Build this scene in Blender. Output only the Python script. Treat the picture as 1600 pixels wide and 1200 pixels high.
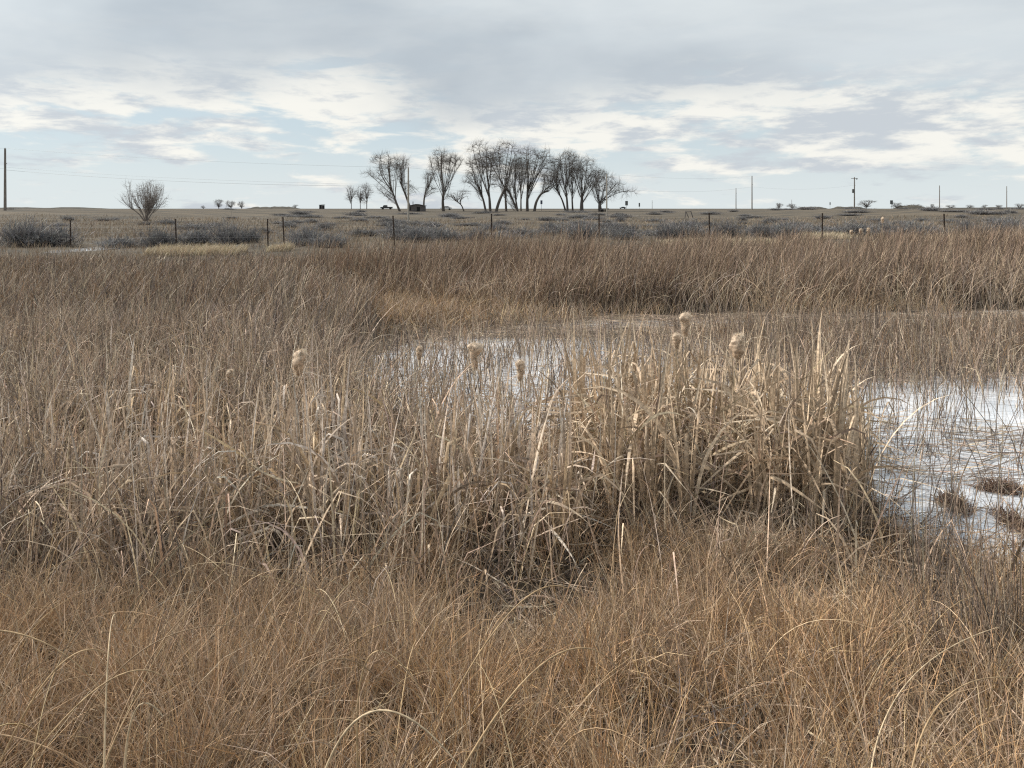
import bpy, math, random
import numpy as np
from mathutils import Vector

# ------------------------------------------------------------------ clear
for o in list(bpy.data.objects):
    bpy.data.objects.remove(o, do_unlink=True)
scene = bpy.context.scene
COL = scene.collection
R = math.radians
rng = np.random.default_rng(11)
random.seed(11)

# ------------------------------------------------------------------ camera
CAM_Z = 2.5
FPX = 1200.0                         # focal length in pixels of the 1600 px wide frame
HORIZON = 326.0                      # image row of the horizon: the lens is held level and shifted down
cam = bpy.data.cameras.new('camera')
cam.sensor_width = 36.0
cam.lens = 36.0 * FPX / 1600.0
cam.shift_y = -(600 - HORIZON) / 1600.0
cam.clip_start = 0.05
cam.clip_end = 12000
camo = bpy.data.objects.new('camera', cam)
camo.location = (0, 0, CAM_Z)
camo.rotation_euler = (R(90), 0, 0)
COL.objects.link(camo)
scene.camera = camo

# ------------------------------------------------------------------ render settings
scene.render.engine = 'CYCLES'
scene.cycles.use_denoising = False
try:
    scene.cycles.denoiser = 'OPENIMAGEDENOISE'
    scene.cycles.denoising_prefilter = 'ACCURATE'
    scene.cycles.denoising_input_passes = 'RGB_ALBEDO_NORMAL'
except Exception:
    pass
scene.cycles.max_bounces = 4
scene.cycles.diffuse_bounces = 1
scene.cycles.glossy_bounces = 2
scene.cycles.transmission_bounces = 3
scene.cycles.use_adaptive_sampling = False
scene.cycles.filter_width = 1.2
scene.view_settings.view_transform = 'Standard'
scene.view_settings.look = 'None'
scene.view_settings.gamma = 1.0
scene.view_settings.use_curve_mapping = False
scene.view_settings.exposure = 0.22

# ------------------------------------------------------------------ sun and sky
SUN_EL, SUN_AZ = R(40), R(-68)       # azimuth measured from straight ahead, positive to the right
sun = bpy.data.lights.new('sun', 'SUN')
sun.energy = 4.2
sun.angle = R(3)
sun.color = (1.0, 0.95, 0.87)
suno = bpy.data.objects.new('sun', sun)
sd_ = Vector((math.sin(SUN_AZ) * math.cos(SUN_EL), math.cos(SUN_AZ) * math.cos(SUN_EL), math.sin(SUN_EL)))
suno.rotation_euler = sd_.to_track_quat('Z', 'Y').to_euler()
suno.location = (0, 0, 60)
COL.objects.link(suno)

world = bpy.data.worlds.new('World')
scene.world = world
world.use_nodes = True


class NT:
    """small helper to write node trees"""
    def __init__(s, tree):
        s.t = tree
        tree.nodes.clear()

    def n(s, typ, **kw):
        nd = s.t.nodes.new(typ)
        for k, v in kw.items():
            setattr(nd, k, v)
        return nd

    def l(s, a, b):
        s.t.links.new(a, b)

    def put(s, sock, v):
        if hasattr(v, 'is_output'):
            s.l(v, sock)
        else:
            sock.default_value = v

    def m(s, op, a, b=None, c=None, clamp=False):
        nd = s.n('ShaderNodeMath', operation=op, use_clamp=clamp)
        s.put(nd.inputs[0], a)
        if b is not None:
            s.put(nd.inputs[1], b)
        if c is not None:
            s.put(nd.inputs[2], c)
        return nd.outputs[0]

    def smooth(s, v, lo, hi, out0=0.0, out1=1.0):
        nd = s.n('ShaderNodeMapRange', interpolation_type='SMOOTHSTEP')
        s.put(nd.inputs[0], v)
        for i, q in enumerate((lo, hi, out0, out1)):
            s.put(nd.inputs[1 + i], q)
        return nd.outputs[0]

    def mix(s, f, a, b, blend='MIX'):
        nd = s.n('ShaderNodeMix', data_type='RGBA', blend_type=blend)
        s.put(nd.inputs[0], f)
        for i, v in ((6, a), (7, b)):
            if isinstance(v, tuple) and len(v) == 3:
                v = v + (1.0,)
            s.put(nd.inputs[i], v)
        return nd.outputs[2]

    def noise(s, vec, scale, detail=4.0, rough=0.55, dist=0.0):
        nd = s.n('ShaderNodeTexNoise')
        if vec is not None:
            s.l(vec, nd.inputs['Vector'])
        nd.inputs['Scale'].default_value = scale
        nd.inputs['Detail'].default_value = detail
        nd.inputs['Roughness'].default_value = rough
        nd.inputs['Distortion'].default_value = dist
        return nd.outputs['Fac']


def build_world():
    g = NT(world.node_tree)
    out = g.n('ShaderNodeOutputWorld')
    bg = g.n('ShaderNodeBackground')
    bg.inputs['Strength'].default_value = 0.086
    g.l(bg.outputs[0], out.inputs[0])
    sky = g.n('ShaderNodeTexSky', sky_type='NISHITA')
    sky.sun_disc = False
    sky.sun_elevation = SUN_EL
    sky.sun_rotation = SUN_AZ
    sky.altitude = 2300
    sky.air_density = 1.0
    sky.dust_density = 1.5
    tc = g.n('ShaderNodeTexCoord')
    sep = g.n('ShaderNodeSeparateXYZ')
    g.l(tc.outputs['Generated'], sep.inputs[0])
    x, y, z = sep.outputs
    zc = g.m('MAXIMUM', z, 0.0)

    def plane(off, sx, sy):
        d = g.m('ADD', zc, off)
        cb = g.n('ShaderNodeCombineXYZ')
        g.l(g.m('MULTIPLY', g.m('DIVIDE', x, d), sx), cb.inputs[0])
        g.l(g.m('MULTIPLY', g.m('DIVIDE', y, d), sy), cb.inputs[1])
        return cb.outputs[0]
    # glow of the hidden sun through the clouds
    vd = g.n('ShaderNodeVectorMath', operation='DOT_PRODUCT')
    g.l(tc.outputs['Generated'], vd.inputs[0])
    vd.inputs[1].default_value = tuple(sd_)
    glow = g.m('POWER', g.m('MAXIMUM', vd.outputs['Value'], 0.0), 6.0)

    # clear sky between the clouds, a little milky
    clear = g.mix(0.84, sky.outputs[0], (6.3, 7.25, 7.6))
    haze_f = g.smooth(zc, 0.0, 0.11, 0.95, 0.0)
    clear = g.mix(haze_f, clear, (7.3, 7.9, 8.0))

    # low broken cumulus, flattened lumps seen side-on
    def dirs(sx, sz, off=0.0):
        mp = g.n('ShaderNodeMapping')
        mp.inputs['Scale'].default_value = (sx, sx, sz)
        mp.inputs['Location'].default_value = (off, off * .7, off * .3)
        g.l(tc.outputs['Generated'], mp.inputs[0])
        return mp.outputs[0]
    nA = g.noise(dirs(8.5, 36.0, 2.6), 1.0, 10.0, 0.60, 0.2)
    big = g.noise(dirs(2.6, 13.0, 3.1), 1.0, 2.0, 0.5)
    band = g.smooth(zc, 0.015, 0.11, -0.05, 0.13)
    dens = g.m('ADD', g.m('ADD', nA, band), g.m('MULTIPLY', g.m('SUBTRACT', big, 0.5), 0.42))
    covA = g.smooth(dens, 0.48, 0.63)
    nA2 = g.noise(dirs(12.0, 50.0, 8.0), 1.0, 10.0, 0.62, 0.2)
    nA3 = g.noise(dirs(4.0, 20.0, 1.0), 1.0, 4.0, 0.5, 0.2)
    litA = g.smooth(g.m('ADD', g.m('MULTIPLY', nA2, .6), g.m('MULTIPLY', nA3, .4)), 0.43, 0.56)
    cumul = g.mix(litA, (5.9, 6.35, 6.8), (9.5, 9.35, 8.7))
    skyc = g.mix(g.m('MULTIPLY', covA, 0.94), clear, cumul)

    # grey stratus deck higher up
    nB = g.noise(dirs(2.6, 8.0, 5.0), 1.0, 6.0, 0.52, 0.2)
    edge = g.m('ADD', zc, g.m('MULTIPLY', g.m('SUBTRACT', nB, 0.5), 0.22))
    covB = g.smooth(edge, 0.105, 0.195)
    nB2 = g.noise(dirs(2.0, 5.5, 11.0), 1.0, 5.0, 0.5, 0.3)
    deck = g.mix(g.smooth(nB2, 0.34, 0.68), (4.8, 5.4, 5.95), (7.0, 7.55, 7.85))
    skyc = g.mix(g.m('MULTIPLY', covB, 0.95), skyc, deck)

    gl = g.m('ADD', 1.0, g.m('MULTIPLY', glow, 0.35))
    vm = g.n('ShaderNodeVectorMath', operation='SCALE')
    g.l(skyc, vm.inputs[0])
    g.l(gl, vm.inputs['Scale'])
    g.l(vm.outputs[0], bg.inputs['Color'])


build_world()

# ------------------------------------------------------------------ geometry of the view (only used to find where things stand)
def at(px, py, D):
    """point seen at pixel (px, py) of the 1600x1200 photograph, D metres ahead"""
    return Vector(((px - 800) / FPX * D, D, CAM_Z + (HORIZON - py) / FPX * D))


def on_plane(px, py, z=0.0):
    D = (CAM_Z - z) * FPX / (py - HORIZON)
    return Vector(((px - 800) / FPX * D, D, z))


# ------------------------------------------------------------------ noise on the plane
_tab = np.random.default_rng(5).random((256, 256))


def vnoise(x, y, scale=1.0, seed=0):
    x = np.asarray(x, float) * scale + seed * 17.3
    y = np.asarray(y, float) * scale + seed * 31.7
    xi, yi = np.floor(x).astype(int), np.floor(y).astype(int)
    fx, fy = x - xi, y - yi
    fx = fx * fx * (3 - 2 * fx)
    fy = fy * fy * (3 - 2 * fy)
    a, b = _tab[xi % 256, yi % 256], _tab[(xi + 1) % 256, yi % 256]
    c, d = _tab[xi % 256, (yi + 1) % 256], _tab[(xi + 1) % 256, (yi + 1) % 256]
    return (a * (1 - fx) + b * fx) * (1 - fy) + (c * (1 - fx) + d * fx) * fy


def sstep(v, a, b):
    t = np.clip((np.asarray(v, float) - a) / (b - a), 0, 1)
    return t * t * (3 - 2 * t)


# ------------------------------------------------------------------ the pond's outline and the terrain
_shore = [(1800, 905), (1640, 893), (1500, 880), (1400, 846), (1310, 795), (1160, 735), (1000, 700), (850, 682),
          (680, 668), (545, 640), (500, 600), (525, 566), (610, 540), (705, 522), (800, 508), (900, 499), (1100, 494),
          (1300, 491), (1600, 486), (2100, 484)]
POND = np.array([on_plane(*p)[:2] for p in _shore] + [[26.0, 12.0], [12.0, 4.6]])


def pond_sd(x, y):
    """signed distance to the shore, negative in the water"""
    x, y = np.asarray(x, float), np.asarray(y, float)
    wob = (vnoise(x, y, 1.7, 3) - 0.5) * 0.5
    d = np.full(x.shape, 1e9)
    inside = np.zeros(x.shape, bool)
    n = len(POND)
    for i in range(n):
        ax, ay = POND[i]
        bx, by = POND[(i + 1) % n]
        ex, ey = bx - ax, by - ay
        t = np.clip(((x - ax) * ex + (y - ay) * ey) / (ex * ex + ey * ey), 0, 1)
        d = np.minimum(d, np.hypot(x - ax - t * ex, y - ay - t * ey))
        if abs(ey) > 1e-12:
            c = ((ay > y) != (by > y)) & (x < ex * (y - ay) / ey + ax)
            inside ^= c
    return np.where(inside, -d, d) + wob


POOLS = []
for _x0, _x1, _D, _dD in ((100, 168, 35.5, 2.4), (198, 238, 35.5, 2.0), (425, 452, 34.8, 1.8), (276, 294, 35.2, 1.5)):
    _a, _b = at(_x0, 380, _D).x, at(_x1, 380, _D).x
    POOLS.append(((_a + _b) / 2, _D, (_b - _a) / 2, _dD))
POOL_Z = .63


def terrain(x, y):
    x, y = np.asarray(x, float), np.asarray(y, float)
    h = np.interp(y, [-6, 0, 2, 4.4, 6, 18, 20, 27, 33, 40, 60, 100, 135, 230, 300, 600, 5000],
                  [.95, .88, .58, .12, .05, .06, .15, .48, .72, .78, .74, .76, 1.1, 1.7, 2.1, 2.3, 2.4])
    side = np.interp(y, [0, 100, 140, 230, 300, 600, 5000], [0, 0, 1.15, .5, .2, 0, 0])
    h = h + side * sstep(np.abs(x), 46, 72)
    h = h + (vnoise(x, y, 1.1, 1) - .5) * .09 * sstep(y, -1, 2) + (vnoise(x, y, .13, 2) - .5) * .22 * sstep(y, 24, 45)
    for (cx, cy, rx, ry) in POOLS:
        e = np.hypot((x - cx) / rx, (y - cy) / ry)
        h = h + (POOL_Z - .06 - h) * (1 - sstep(e, .75, 1.7))
    near = y < 30
    s = np.full(x.shape, 50.0)
    if near.any():
        s[near] = pond_sd(x[near], y[near])
    h = np.where(s > 0, .012 + (h - .012) * sstep(s, 0, 1.3), -0.3 * sstep(-s, 0, .9) + .012 * (1 - sstep(-s, 0, .2)))
    return h


# ------------------------------------------------------------------ materials
def new_mat(name):
    m = bpy.data.materials.new(name)
    m.use_nodes = True
    return m, NT(m.node_tree)


def attr_mat(name, translucent=0.25, var=0.25, tint=(1, 1, 1), obj_var=0.0, stain=0.0):
    """dry plant matter: colour from the blade's own colour attribute, mottled, letting some light through"""
    m, g = new_mat(name)
    out = g.n('ShaderNodeOutputMaterial')
    at_ = g.n('ShaderNodeAttribute', attribute_name='col')
    geo = g.n('ShaderNodeNewGeometry')
    nz = g.noise(geo.outputs['Position'], 38.0, 2.0, 0.6)
    k = g.smooth(nz, 0.3, 0.7, 1.0 - var, 1.0 + var)
    if obj_var:
        oi = g.n('ShaderNodeObjectInfo')
        k = g.m('MULTIPLY', k, g.m('ADD', 1.0 - obj_var, g.m('MULTIPLY', oi.outputs['Random'], 2 * obj_var)))
    vm = g.n('ShaderNodeVectorMath', operation='SCALE')
    g.l(at_.outputs['Color'], vm.inputs[0])
    g.l(k, vm.inputs['Scale'])
    c = g.mix(1.0, vm.outputs[0], tint, 'MULTIPLY')
    if stain:
        n7 = g.noise(geo.outputs['Position'], 7.5, 4.0, .65)
        c = g.mix(g.smooth(n7, .50, .68, 0, stain), c, (.27, .20, .14))
    pb = g.n('ShaderNodeBsdfPrincipled')
    pb.inputs['Roughness'].default_value = 0.62
    pb.inputs['Specular IOR Level'].default_value = 0.25
    g.l(c, pb.inputs['Base Color'])
    if translucent > 0:
        tr = g.n('ShaderNodeBsdfTranslucent')
        g.l(c, tr.inputs['Color'])
        mx = g.n('ShaderNodeMixShader')
        mx.inputs[0].default_value = translucent
        g.l(pb.outputs[0], mx.inputs[1])
        g.l(tr.outputs[0], mx.inputs[2])
        g.l(mx.outputs[0], out.inputs[0])
    else:
        g.l(pb.outputs[0], out.inputs[0])
    return m


def plain_mat(name, a, b, scale=6.0, rough=0.8, metal=0.0, stretch=None, spec=0.3, bump=0.0):
    m, g = new_mat(name)
    out = g.n('ShaderNodeOutputMaterial')
    tc = g.n('ShaderNodeTexCoord')
    vec = tc.outputs['Object']
    if stretch:
        mp = g.n('ShaderNodeMapping')
        mp.inputs['Scale'].default_value = stretch
        g.l(vec, mp.inputs[0])
        vec = mp.outputs[0]
    nz = g.noise(vec, scale, 5.0, 0.6)
    pb = g.n('ShaderNodeBsdfPrincipled')
    pb.inputs['Roughness'].default_value = rough
    pb.inputs['Metallic'].default_value = metal
    pb.inputs['Specular IOR Level'].default_value = spec
    g.l(g.mix(g.smooth(nz, 0.3, 0.7), a, b), pb.inputs['Base Color'])
    if bump:
        bp = g.n('ShaderNodeBump')
        bp.inputs['Strength'].default_value = bump
        g.l(nz, bp.inputs['Height'])
        g.l(bp.outputs[0], pb.inputs['Normal'])
    g.l(pb.outputs[0], out.inputs[0])
    return m


def ground_mat():
    m, g = new_mat('marsh_and_field_soil')
    out = g.n('ShaderNodeOutputMaterial')
    geo = g.n('ShaderNodeNewGeometry')
    sep = g.n('ShaderNodeSeparateXYZ')
    g.l(geo.outputs['Position'], sep.inputs[0])
    n1 = g.noise(geo.outputs['Position'], 2.2, 7.0, 0.65)
    n2 = g.noise(geo.outputs['Position'], 26.0, 5.0, 0.7)
    mud = g.mix(g.smooth(n1, .35, .65), (.028, .023, .019), (.075, .056, .038))
    mud = g.mix(g.smooth(n2, .48, .70, 0, .5), mud, (.16, .118, .076))
    mp = g.n('ShaderNodeMapping')
    mp.inputs['Scale'].default_value = (.35, 1.0, 1.0)
    g.l(geo.outputs['Position'], mp.inputs[0])
    n3 = g.noise(mp.outputs[0], .09, 6.0, .62)
    n4 = g.noise(geo.outputs['Position'], 1.3, 6.0, .65)
    field = g.mix(g.smooth(n3, .34, .66), (.105, .085, .062), (.175, .140, .100))
    field = g.mix(g.smooth(n4, .42, .66, 0, .6), field, (.115, .105, .085))
    n8 = g.noise(mp.outputs[0], .35, 6.0, .7)
    field = g.mix(g.smooth(n8, .46, .60, 0, .75), field, (.072, .068, .060))
    field = g.mix(g.smooth(sep.outputs[1], 240.0, 420.0, 0, .75), field, (.062, .054, .043))
    f = g.smooth(g.m('ADD', sep.outputs[1], g.m('MULTIPLY', n1, 5.0)), 27.0, 36.0)
    pb = g.n('ShaderNodeBsdfPrincipled')
    pb.inputs['Roughness'].default_value = .9
    pb.inputs['Specular IOR Level'].default_value = .15
    g.l(g.mix(f, mud, field), pb.inputs['Base Color'])
    bp = g.n('ShaderNodeBump')
    bp.inputs['Strength'].default_value = .6
    bp.inputs['Distance'].default_value = .05
    g.l(g.m('ADD', n2, n4), bp.inputs['Height'])
    g.l(bp.outputs[0], pb.inputs['Normal'])
    g.l(pb.outputs[0], out.inputs[0])
    return m


def water_mat():
    """still pond skinned with thin wet ice: mirrors the sky, milky underneath"""
    m, g = new_mat('icy_pond_water')
    out = g.n('ShaderNodeOutputMaterial')
    geo = g.n('ShaderNodeNewGeometry')
    n1 = g.noise(geo.outputs['Position'], 1.1, 5.0, .6)
    n2 = g.noise(geo.outputs['Position'], 7.0, 5.0, .65)
    df = g.n('ShaderNodeBsdfDiffuse')
    c = g.mix(g.smooth(n1, .38, .62), (.66, .69, .73), (.86, .87, .89))
    c = g.mix(g.smooth(n2, .60, .72, 0, .45), c, (.36, .34, .32))
    mp = g.n('ShaderNodeMapping')
    mp.inputs['Scale'].default_value = (1.0, 3.2, 1.0)
    g.l(geo.outputs['Position'], mp.inputs[0])
    n5 = g.noise(mp.outputs[0], 5.0, 7.0, .7, 1.2)
    c = g.mix(g.smooth(n5, .56, .66, 0, .75), c, (.25, .22, .19))
    g.l(c, df.inputs[0])
    gl = g.n('ShaderNodeBsdfGlossy')
    gl.inputs['Color'].default_value = (.97, .98, 1, 1)
    g.l(g.smooth(n1, .3, .7, .015, .09), gl.inputs['Roughness'])
    bp = g.n('ShaderNodeBump')
    bp.inputs['Strength'].default_value = .06
    bp.inputs['Distance'].default_value = .02
    g.l(n2, bp.inputs['Height'])
    g.l(bp.outputs[0], gl.inputs['Normal'])
    lw = g.n('ShaderNodeFresnel')
    lw.inputs['IOR'].default_value = 1.5
    mx = g.n('ShaderNodeMixShader')
    g.l(g.m('ADD', .06, lw.outputs[0], clamp=True), mx.inputs[0])
    g.l(df.outputs[0], mx.inputs[1])
    g.l(gl.outputs[0], mx.inputs[2])
    g.l(mx.outputs[0], out.inputs[0])
    return m


M = {
    'ground': ground_mat(),
    'water': water_mat(),
    'grass': attr_mat('dry_grass', .12, .25),
    'reed': attr_mat('dry_rush', .08, .30),
    'cattail': attr_mat('dry_cattail_leaf', .14, .30, obj_var=.26, stain=.5),
    'fluff': attr_mat('seed_fluff', .30, .25),
    'brush': attr_mat('grey_brush', .10, .25, obj_var=.16),
    'bark': attr_mat('bare_bark', 0.0, .25),
    'wood_pole': plain_mat('weathered_pole_wood', (.13, .11, .095), (.30, .27, .235), 3.0, .85, stretch=(8, 8, .5)),
    'pale_wood': plain_mat('pale_pole_wood', (.30, .27, .23), (.46, .42, .36), 3.0, .85, stretch=(8, 8, .5)),
    'steel': plain_mat('rusty_post_steel', (.035, .028, .024), (.085, .055, .04), 14.0, .7, .3),
    'wire': plain_mat('galvanised_wire', (.16, .155, .15), (.26, .25, .24), 20.0, .5, .6),
    'cable': plain_mat('overhead_cable', (.17, .18, .19), (.24, .25, .26), 8.0, .6, .2),
    'board': plain_mat('weathered_boards', (.085, .075, .075), (.18, .16, .15), 2.0, .9, stretch=(6, 6, .6)),
    'roofing': plain_mat('dark_roofing', (.05, .045, .045), (.11, .10, .095), 2.0, .8),
    'dark': plain_mat('dark_opening', (.012, .012, .013), (.025, .024, .024), 3.0, .9),
    'white_paint': plain_mat('white_car_paint', (.70, .71, .72), (.80, .80, .80), 2.0, .35, spec=.5),
    'black_paint': plain_mat('dark_car_paint', (.02, .022, .026), (.035, .036, .04), 2.0, .3, spec=.5),
    'glass': plain_mat('tinted_glass', (.02, .024, .028), (.03, .035, .04), 2.0, .08, spec=.6),
    'rubber': plain_mat('tyre_rubber', (.015, .015, .015), (.03, .03, .03), 9.0, .9),
    'sign_back': plain_mat('sign_back_metal', (.11, .115, .115), (.17, .175, .17), 4.0, .5, .5),
    'sign_blue': plain_mat('dull_blue_sign', (.07, .09, .14), (.11, .13, .18), 4.0, .5),
    'tussock': plain_mat('peaty_tussock', (.03, .02, .016), (.10, .06, .042), 18.0, .95, bump=.7),
}


# ------------------------------------------------------------------ mesh helpers
def np_mesh(name, verts, quads, colors=None, mat=None, tris=None):
    me = bpy.data.meshes.new(name)
    verts = np.ascontiguousarray(verts, np.float32).reshape(-1, 3)
    me.vertices.add(len(verts))
    me.vertices.foreach_set('co', verts.ravel())
    idx, start = [], []
    n = 0
    if quads is not None and len(quads):
        q = np.asarray(quads, np.int32).reshape(-1, 4)
        idx.append(q.ravel())
        start.append(np.arange(len(q), dtype=np.int32) * 4)
        n = 4 * len(q)
    if tris is not None and len(tris):
        t = np.asarray(tris, np.int32).reshape(-1, 3)
        idx.append(t.ravel())
        start.append(np.arange(len(t), dtype=np.int32) * 3 + n)
    idx = np.concatenate(idx)
    start = np.concatenate(start)
    me.loops.add(len(idx))
    me.polygons.add(len(start))
    me.polygons.foreach_set('loop_start', start)
    me.loops.foreach_set('vertex_index', idx)
    if colors is not None:
        a = me.attributes.new('col', 'FLOAT_COLOR', 'POINT')
        c = np.ones((len(verts), 4), np.float32)
        c[:, :3] = np.asarray(colors, np.float32).reshape(-1, 3)
        a.data.foreach_set('color', c.ravel())
    me.update(calc_edges=True)
    if mat is not None:
        me.materials.append(mat)
    return me


def link(name, me, parent=None, loc=None):
    o = bpy.data.objects.new(name, me)
    COL.objects.link(o)
    if parent is not None:
        o.parent = parent
    if loc is not None:
        o.location = loc
    return o


def tag(o, label, cat, group=None):
    o['label'] = label
    o['category'] = cat
    if group:
        o['group'] = group
    return o


def thing(name, label, cat, loc=(0, 0, 0), rz=0.0, group=None):
    o = link(name, None, None, loc)
    o.rotation_euler = (0, 0, rz)
    return tag(o, label, cat, group)


def kind(o, k, label=None):
    o['kind'] = k
    if label:
        o['label'] = label
    return o


def ribbons(base, az, tilt, bend, L, w, nseg, col, power=1.4, kink=None, kink_a=None, twist=None, daz=0.0, floor=None,
            tip=.12, tube=False, both=False):
    """curved tapering blades or stems; returns verts, quads, colours"""
    N = len(base)
    az = np.asarray(az, float)
    s = (np.arange(nseg) + .5) / nseg
    th = tilt[:, None] + bend[:, None] * s[None, :] ** power
    if kink is not None:
        th = th + kink_a[:, None] * sstep(s[None, :], kink[:, None] - .6 / nseg, kink[:, None] + .6 / nseg)
    azs = az[:, None] + np.asarray(daz).reshape(-1, 1) * s[None, :] if np.ndim(daz) else az[:, None] + daz * s[None, :]
    step = (L / nseg)[:, None]
    d = np.stack([np.sin(th) * np.cos(azs), np.sin(th) * np.sin(azs), np.cos(th)], -1) * step[..., None]
    P = np.concatenate([np.zeros((N, 1, 3)), np.cumsum(d, 1)], 1) + base[:, None, :]
    fl = (base[:, 2] if floor is None else floor)[:, None] + .006 + .02 * rng.random((N, 1))
    P[:, 1:, 2] = np.maximum(P[:, 1:, 2], fl)
    th_p = np.concatenate([th[:, :1], (th[:, 1:] + th[:, :-1]) / 2, th[:, -1:]], 1)
    az_p = np.concatenate([azs[:, :1], (azs[:, 1:] + azs[:, :-1]) / 2, azs[:, -1:]], 1)
    perp = np.stack([-np.sin(az_p), np.cos(az_p), np.zeros_like(az_p)], -1)
    nor = np.stack([np.cos(th_p) * np.cos(az_p), np.cos(th_p) * np.sin(az_p), -np.sin(th_p)], -1)
    sp = np.linspace(0, 1, nseg + 1)
    prof = (1 - (1 - tip) * sp ** 2.2)[None, :, None] * (w / 2)[:, None, None]
    if both:
        prof = prof * np.minimum(1, .25 + 3.5 * sp)[None, :, None]
    m = nseg + 1
    if tube:
        rings = []
        for k in range(3):
            a = 2 * math.pi * k / 3
            rings.append(P + (perp * math.cos(a) + nor * math.sin(a)) * prof)
        V = np.stack(rings, 2)
        k = 3
    else:
        if twist is None:
            twist = rng.random(N) * math.pi
        tw = twist[:, None] + (rng.random(N) - .5)[:, None] * 1.2 * sp[None, :]
        wv = perp * np.cos(tw)[..., None] + nor * np.sin(tw)[..., None]
        V = np.stack([P - wv * prof, P + wv * prof], 2)
        k = 2
    idx = np.arange(N * m * k, dtype=np.int64).reshape(N, m, k)
    if tube:
        q = [np.stack([idx[:, :-1, a], idx[:, :-1, (a + 1) % 3], idx[:, 1:, (a + 1) % 3], idx[:, 1:, a]], -1).reshape(-1, 4) for a in range(3)]
        q = np.concatenate(q)
    else:
        q = np.stack([idx[:, :-1, 0], idx[:, :-1, 1], idx[:, 1:, 1], idx[:, 1:, 0]], -1).reshape(-1, 4)
    c = np.broadcast_to(col[:, None, None, :], (N, m, k, 3))
    return V.reshape(-1, 3), q, c.reshape(-1, 3)


class Acc:
    def __init__(s):
        s.v, s.q, s.c, s.n = [], [], [], 0

    def add(s, vqc):
        v, q, c = vqc
        s.v.append(v)
        s.q.append(q + s.n)
        s.c.append(c)
        s.n += len(v)
        return s

    def mesh(s, name, mat):
        return np_mesh(name, np.concatenate(s.v), np.concatenate(s.q), np.concatenate(s.c), mat)


def palette(N, cols, weights=None, jit=.18):
    cols = np.array(cols)
    i = rng.choice(len(cols), N, p=None if weights is None else np.array(weights) / np.sum(weights))
    return np.clip(cols[i] * (1 + (rng.random((N, 1)) - .5) * 2 * jit) * (1 + (rng.random((N, 3)) - .5) * .10), 0, 1)


def tube_path(points, radii, sides=6, cap=True):
    """verts and quads of a tube along points"""
    P = np.array([tuple(p) for p in points], float)
    n = len(P)
    T = np.gradient(P, axis=0)
    T /= np.linalg.norm(T, axis=1)[:, None] + 1e-12
    ref = np.array([0, 0, 1.0]) if abs(T[0, 2]) < .9 else np.array([1.0, 0, 0])
    V = []
    for i in range(n):
        a = np.cross(T[i], ref)
        a /= np.linalg.norm(a) + 1e-12
        b = np.cross(T[i], a)
        for k in range(sides):
            t = 2 * math.pi * k / sides
            V.append(P[i] + radii[i] * (a * math.cos(t) + b * math.sin(t)))
    q = []
    for i in range(n - 1):
        for k in range(sides):
            q.append((i * sides + k, i * sides + (k + 1) % sides, (i + 1) * sides + (k + 1) % sides, (i + 1) * sides + k))
    return V, q


class Poly:
    """collects boxes, prisms and tubes into one mesh"""
    def __init__(s):
        s.v, s.f = [], []

    def raw(s, v, f):
        n = len(s.v)
        s.v += [tuple(p) for p in v]
        s.f += [tuple(i + n for i in a) for a in f]
        return s

    def box(s, c, d, rot=None):
        v = []
        for sx, sy, sz in [(-1, -1, -1), (1, -1, -1), (1, 1, -1), (-1, 1, -1), (-1, -1, 1), (1, -1, 1), (1, 1, 1), (-1, 1, 1)]:
            p = Vector((sx * d[0] / 2, sy * d[1] / 2, sz * d[2] / 2))
            if rot is not None:
                p.rotate(rot)
            v.append(Vector(c) + p)
        return s.raw(v, [(3, 2, 1, 0), (4, 5, 6, 7), (0, 1, 5, 4), (1, 2, 6, 5), (2, 3, 7, 6), (3, 0, 4, 7)])

    def prism(s, outline, y0, y1):
        """outline in x,z extruded along y"""
        n = len(outline)
        v = [(x, y0, z) for x, z in outline] + [(x, y1, z) for x, z in outline]
        f = [tuple(range(n)), tuple(range(2 * n - 1, n - 1, -1))]
        f += [(i, i + n, (i + 1) % n + n, (i + 1) % n) for i in range(n)]
        return s.raw(v, f)

    def tube(s, pts, r, sides=6):
        rr = r if hasattr(r, '__len__') else [r] * len(pts)
        v, q = tube_path(pts, rr, sides)
        n = len(pts)
        return s.raw(v, q + [tuple(range(sides)), tuple(range(n * sides - 1, (n - 1) * sides - 1, -1))])

    def build(s, name, mat, parent=None, loc=None):
        me = bpy.data.meshes.new(name)
        me.from_pydata(s.v, [], s.f)
        me.update()
        me.materials.append(mat)
        return link(name, me, parent, loc)


# ------------------------------------------------------------------ ground and water
def build_ground():
    u = np.linspace(-1, 1, 261)
    xs = np.sign(u) * (9 * np.abs(u) + 30 * np.abs(u) ** 3 + 4200 * np.abs(u) ** 9)
    v = np.linspace(0, 1, 330)
    ys = -6 + 34 * v + 60 * v ** 4 + 5000 * v ** 14
    X, Y = np.meshgrid(xs, ys)
    Z = terrain(X.ravel(), Y.ravel()).reshape(X.shape)
    V = np.stack([X, Y, Z], -1).reshape(-1, 3)
    nx, ny = len(xs), len(ys)
    i = np.arange(nx * ny).reshape(ny, nx)
    q = np.stack([i[:-1, :-1], i[:-1, 1:], i[1:, 1:], i[1:, :-1]], -1).reshape(-1, 4)
    kind(link('ground', np_mesh('ground', V, q, None, M['ground'])), 'structure')
    x0, x1, y0, y1 = -7.0, 40.0, 3.5, 21.5
    kind(link('pond_water', np_mesh('pond_water', [(x0, y0, 0), (x1, y0, 0), (x1, y1, 0), (x0, y1, 0)], [(0, 1, 2, 3)], None, M['water'])), 'structure')


build_ground()

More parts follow.
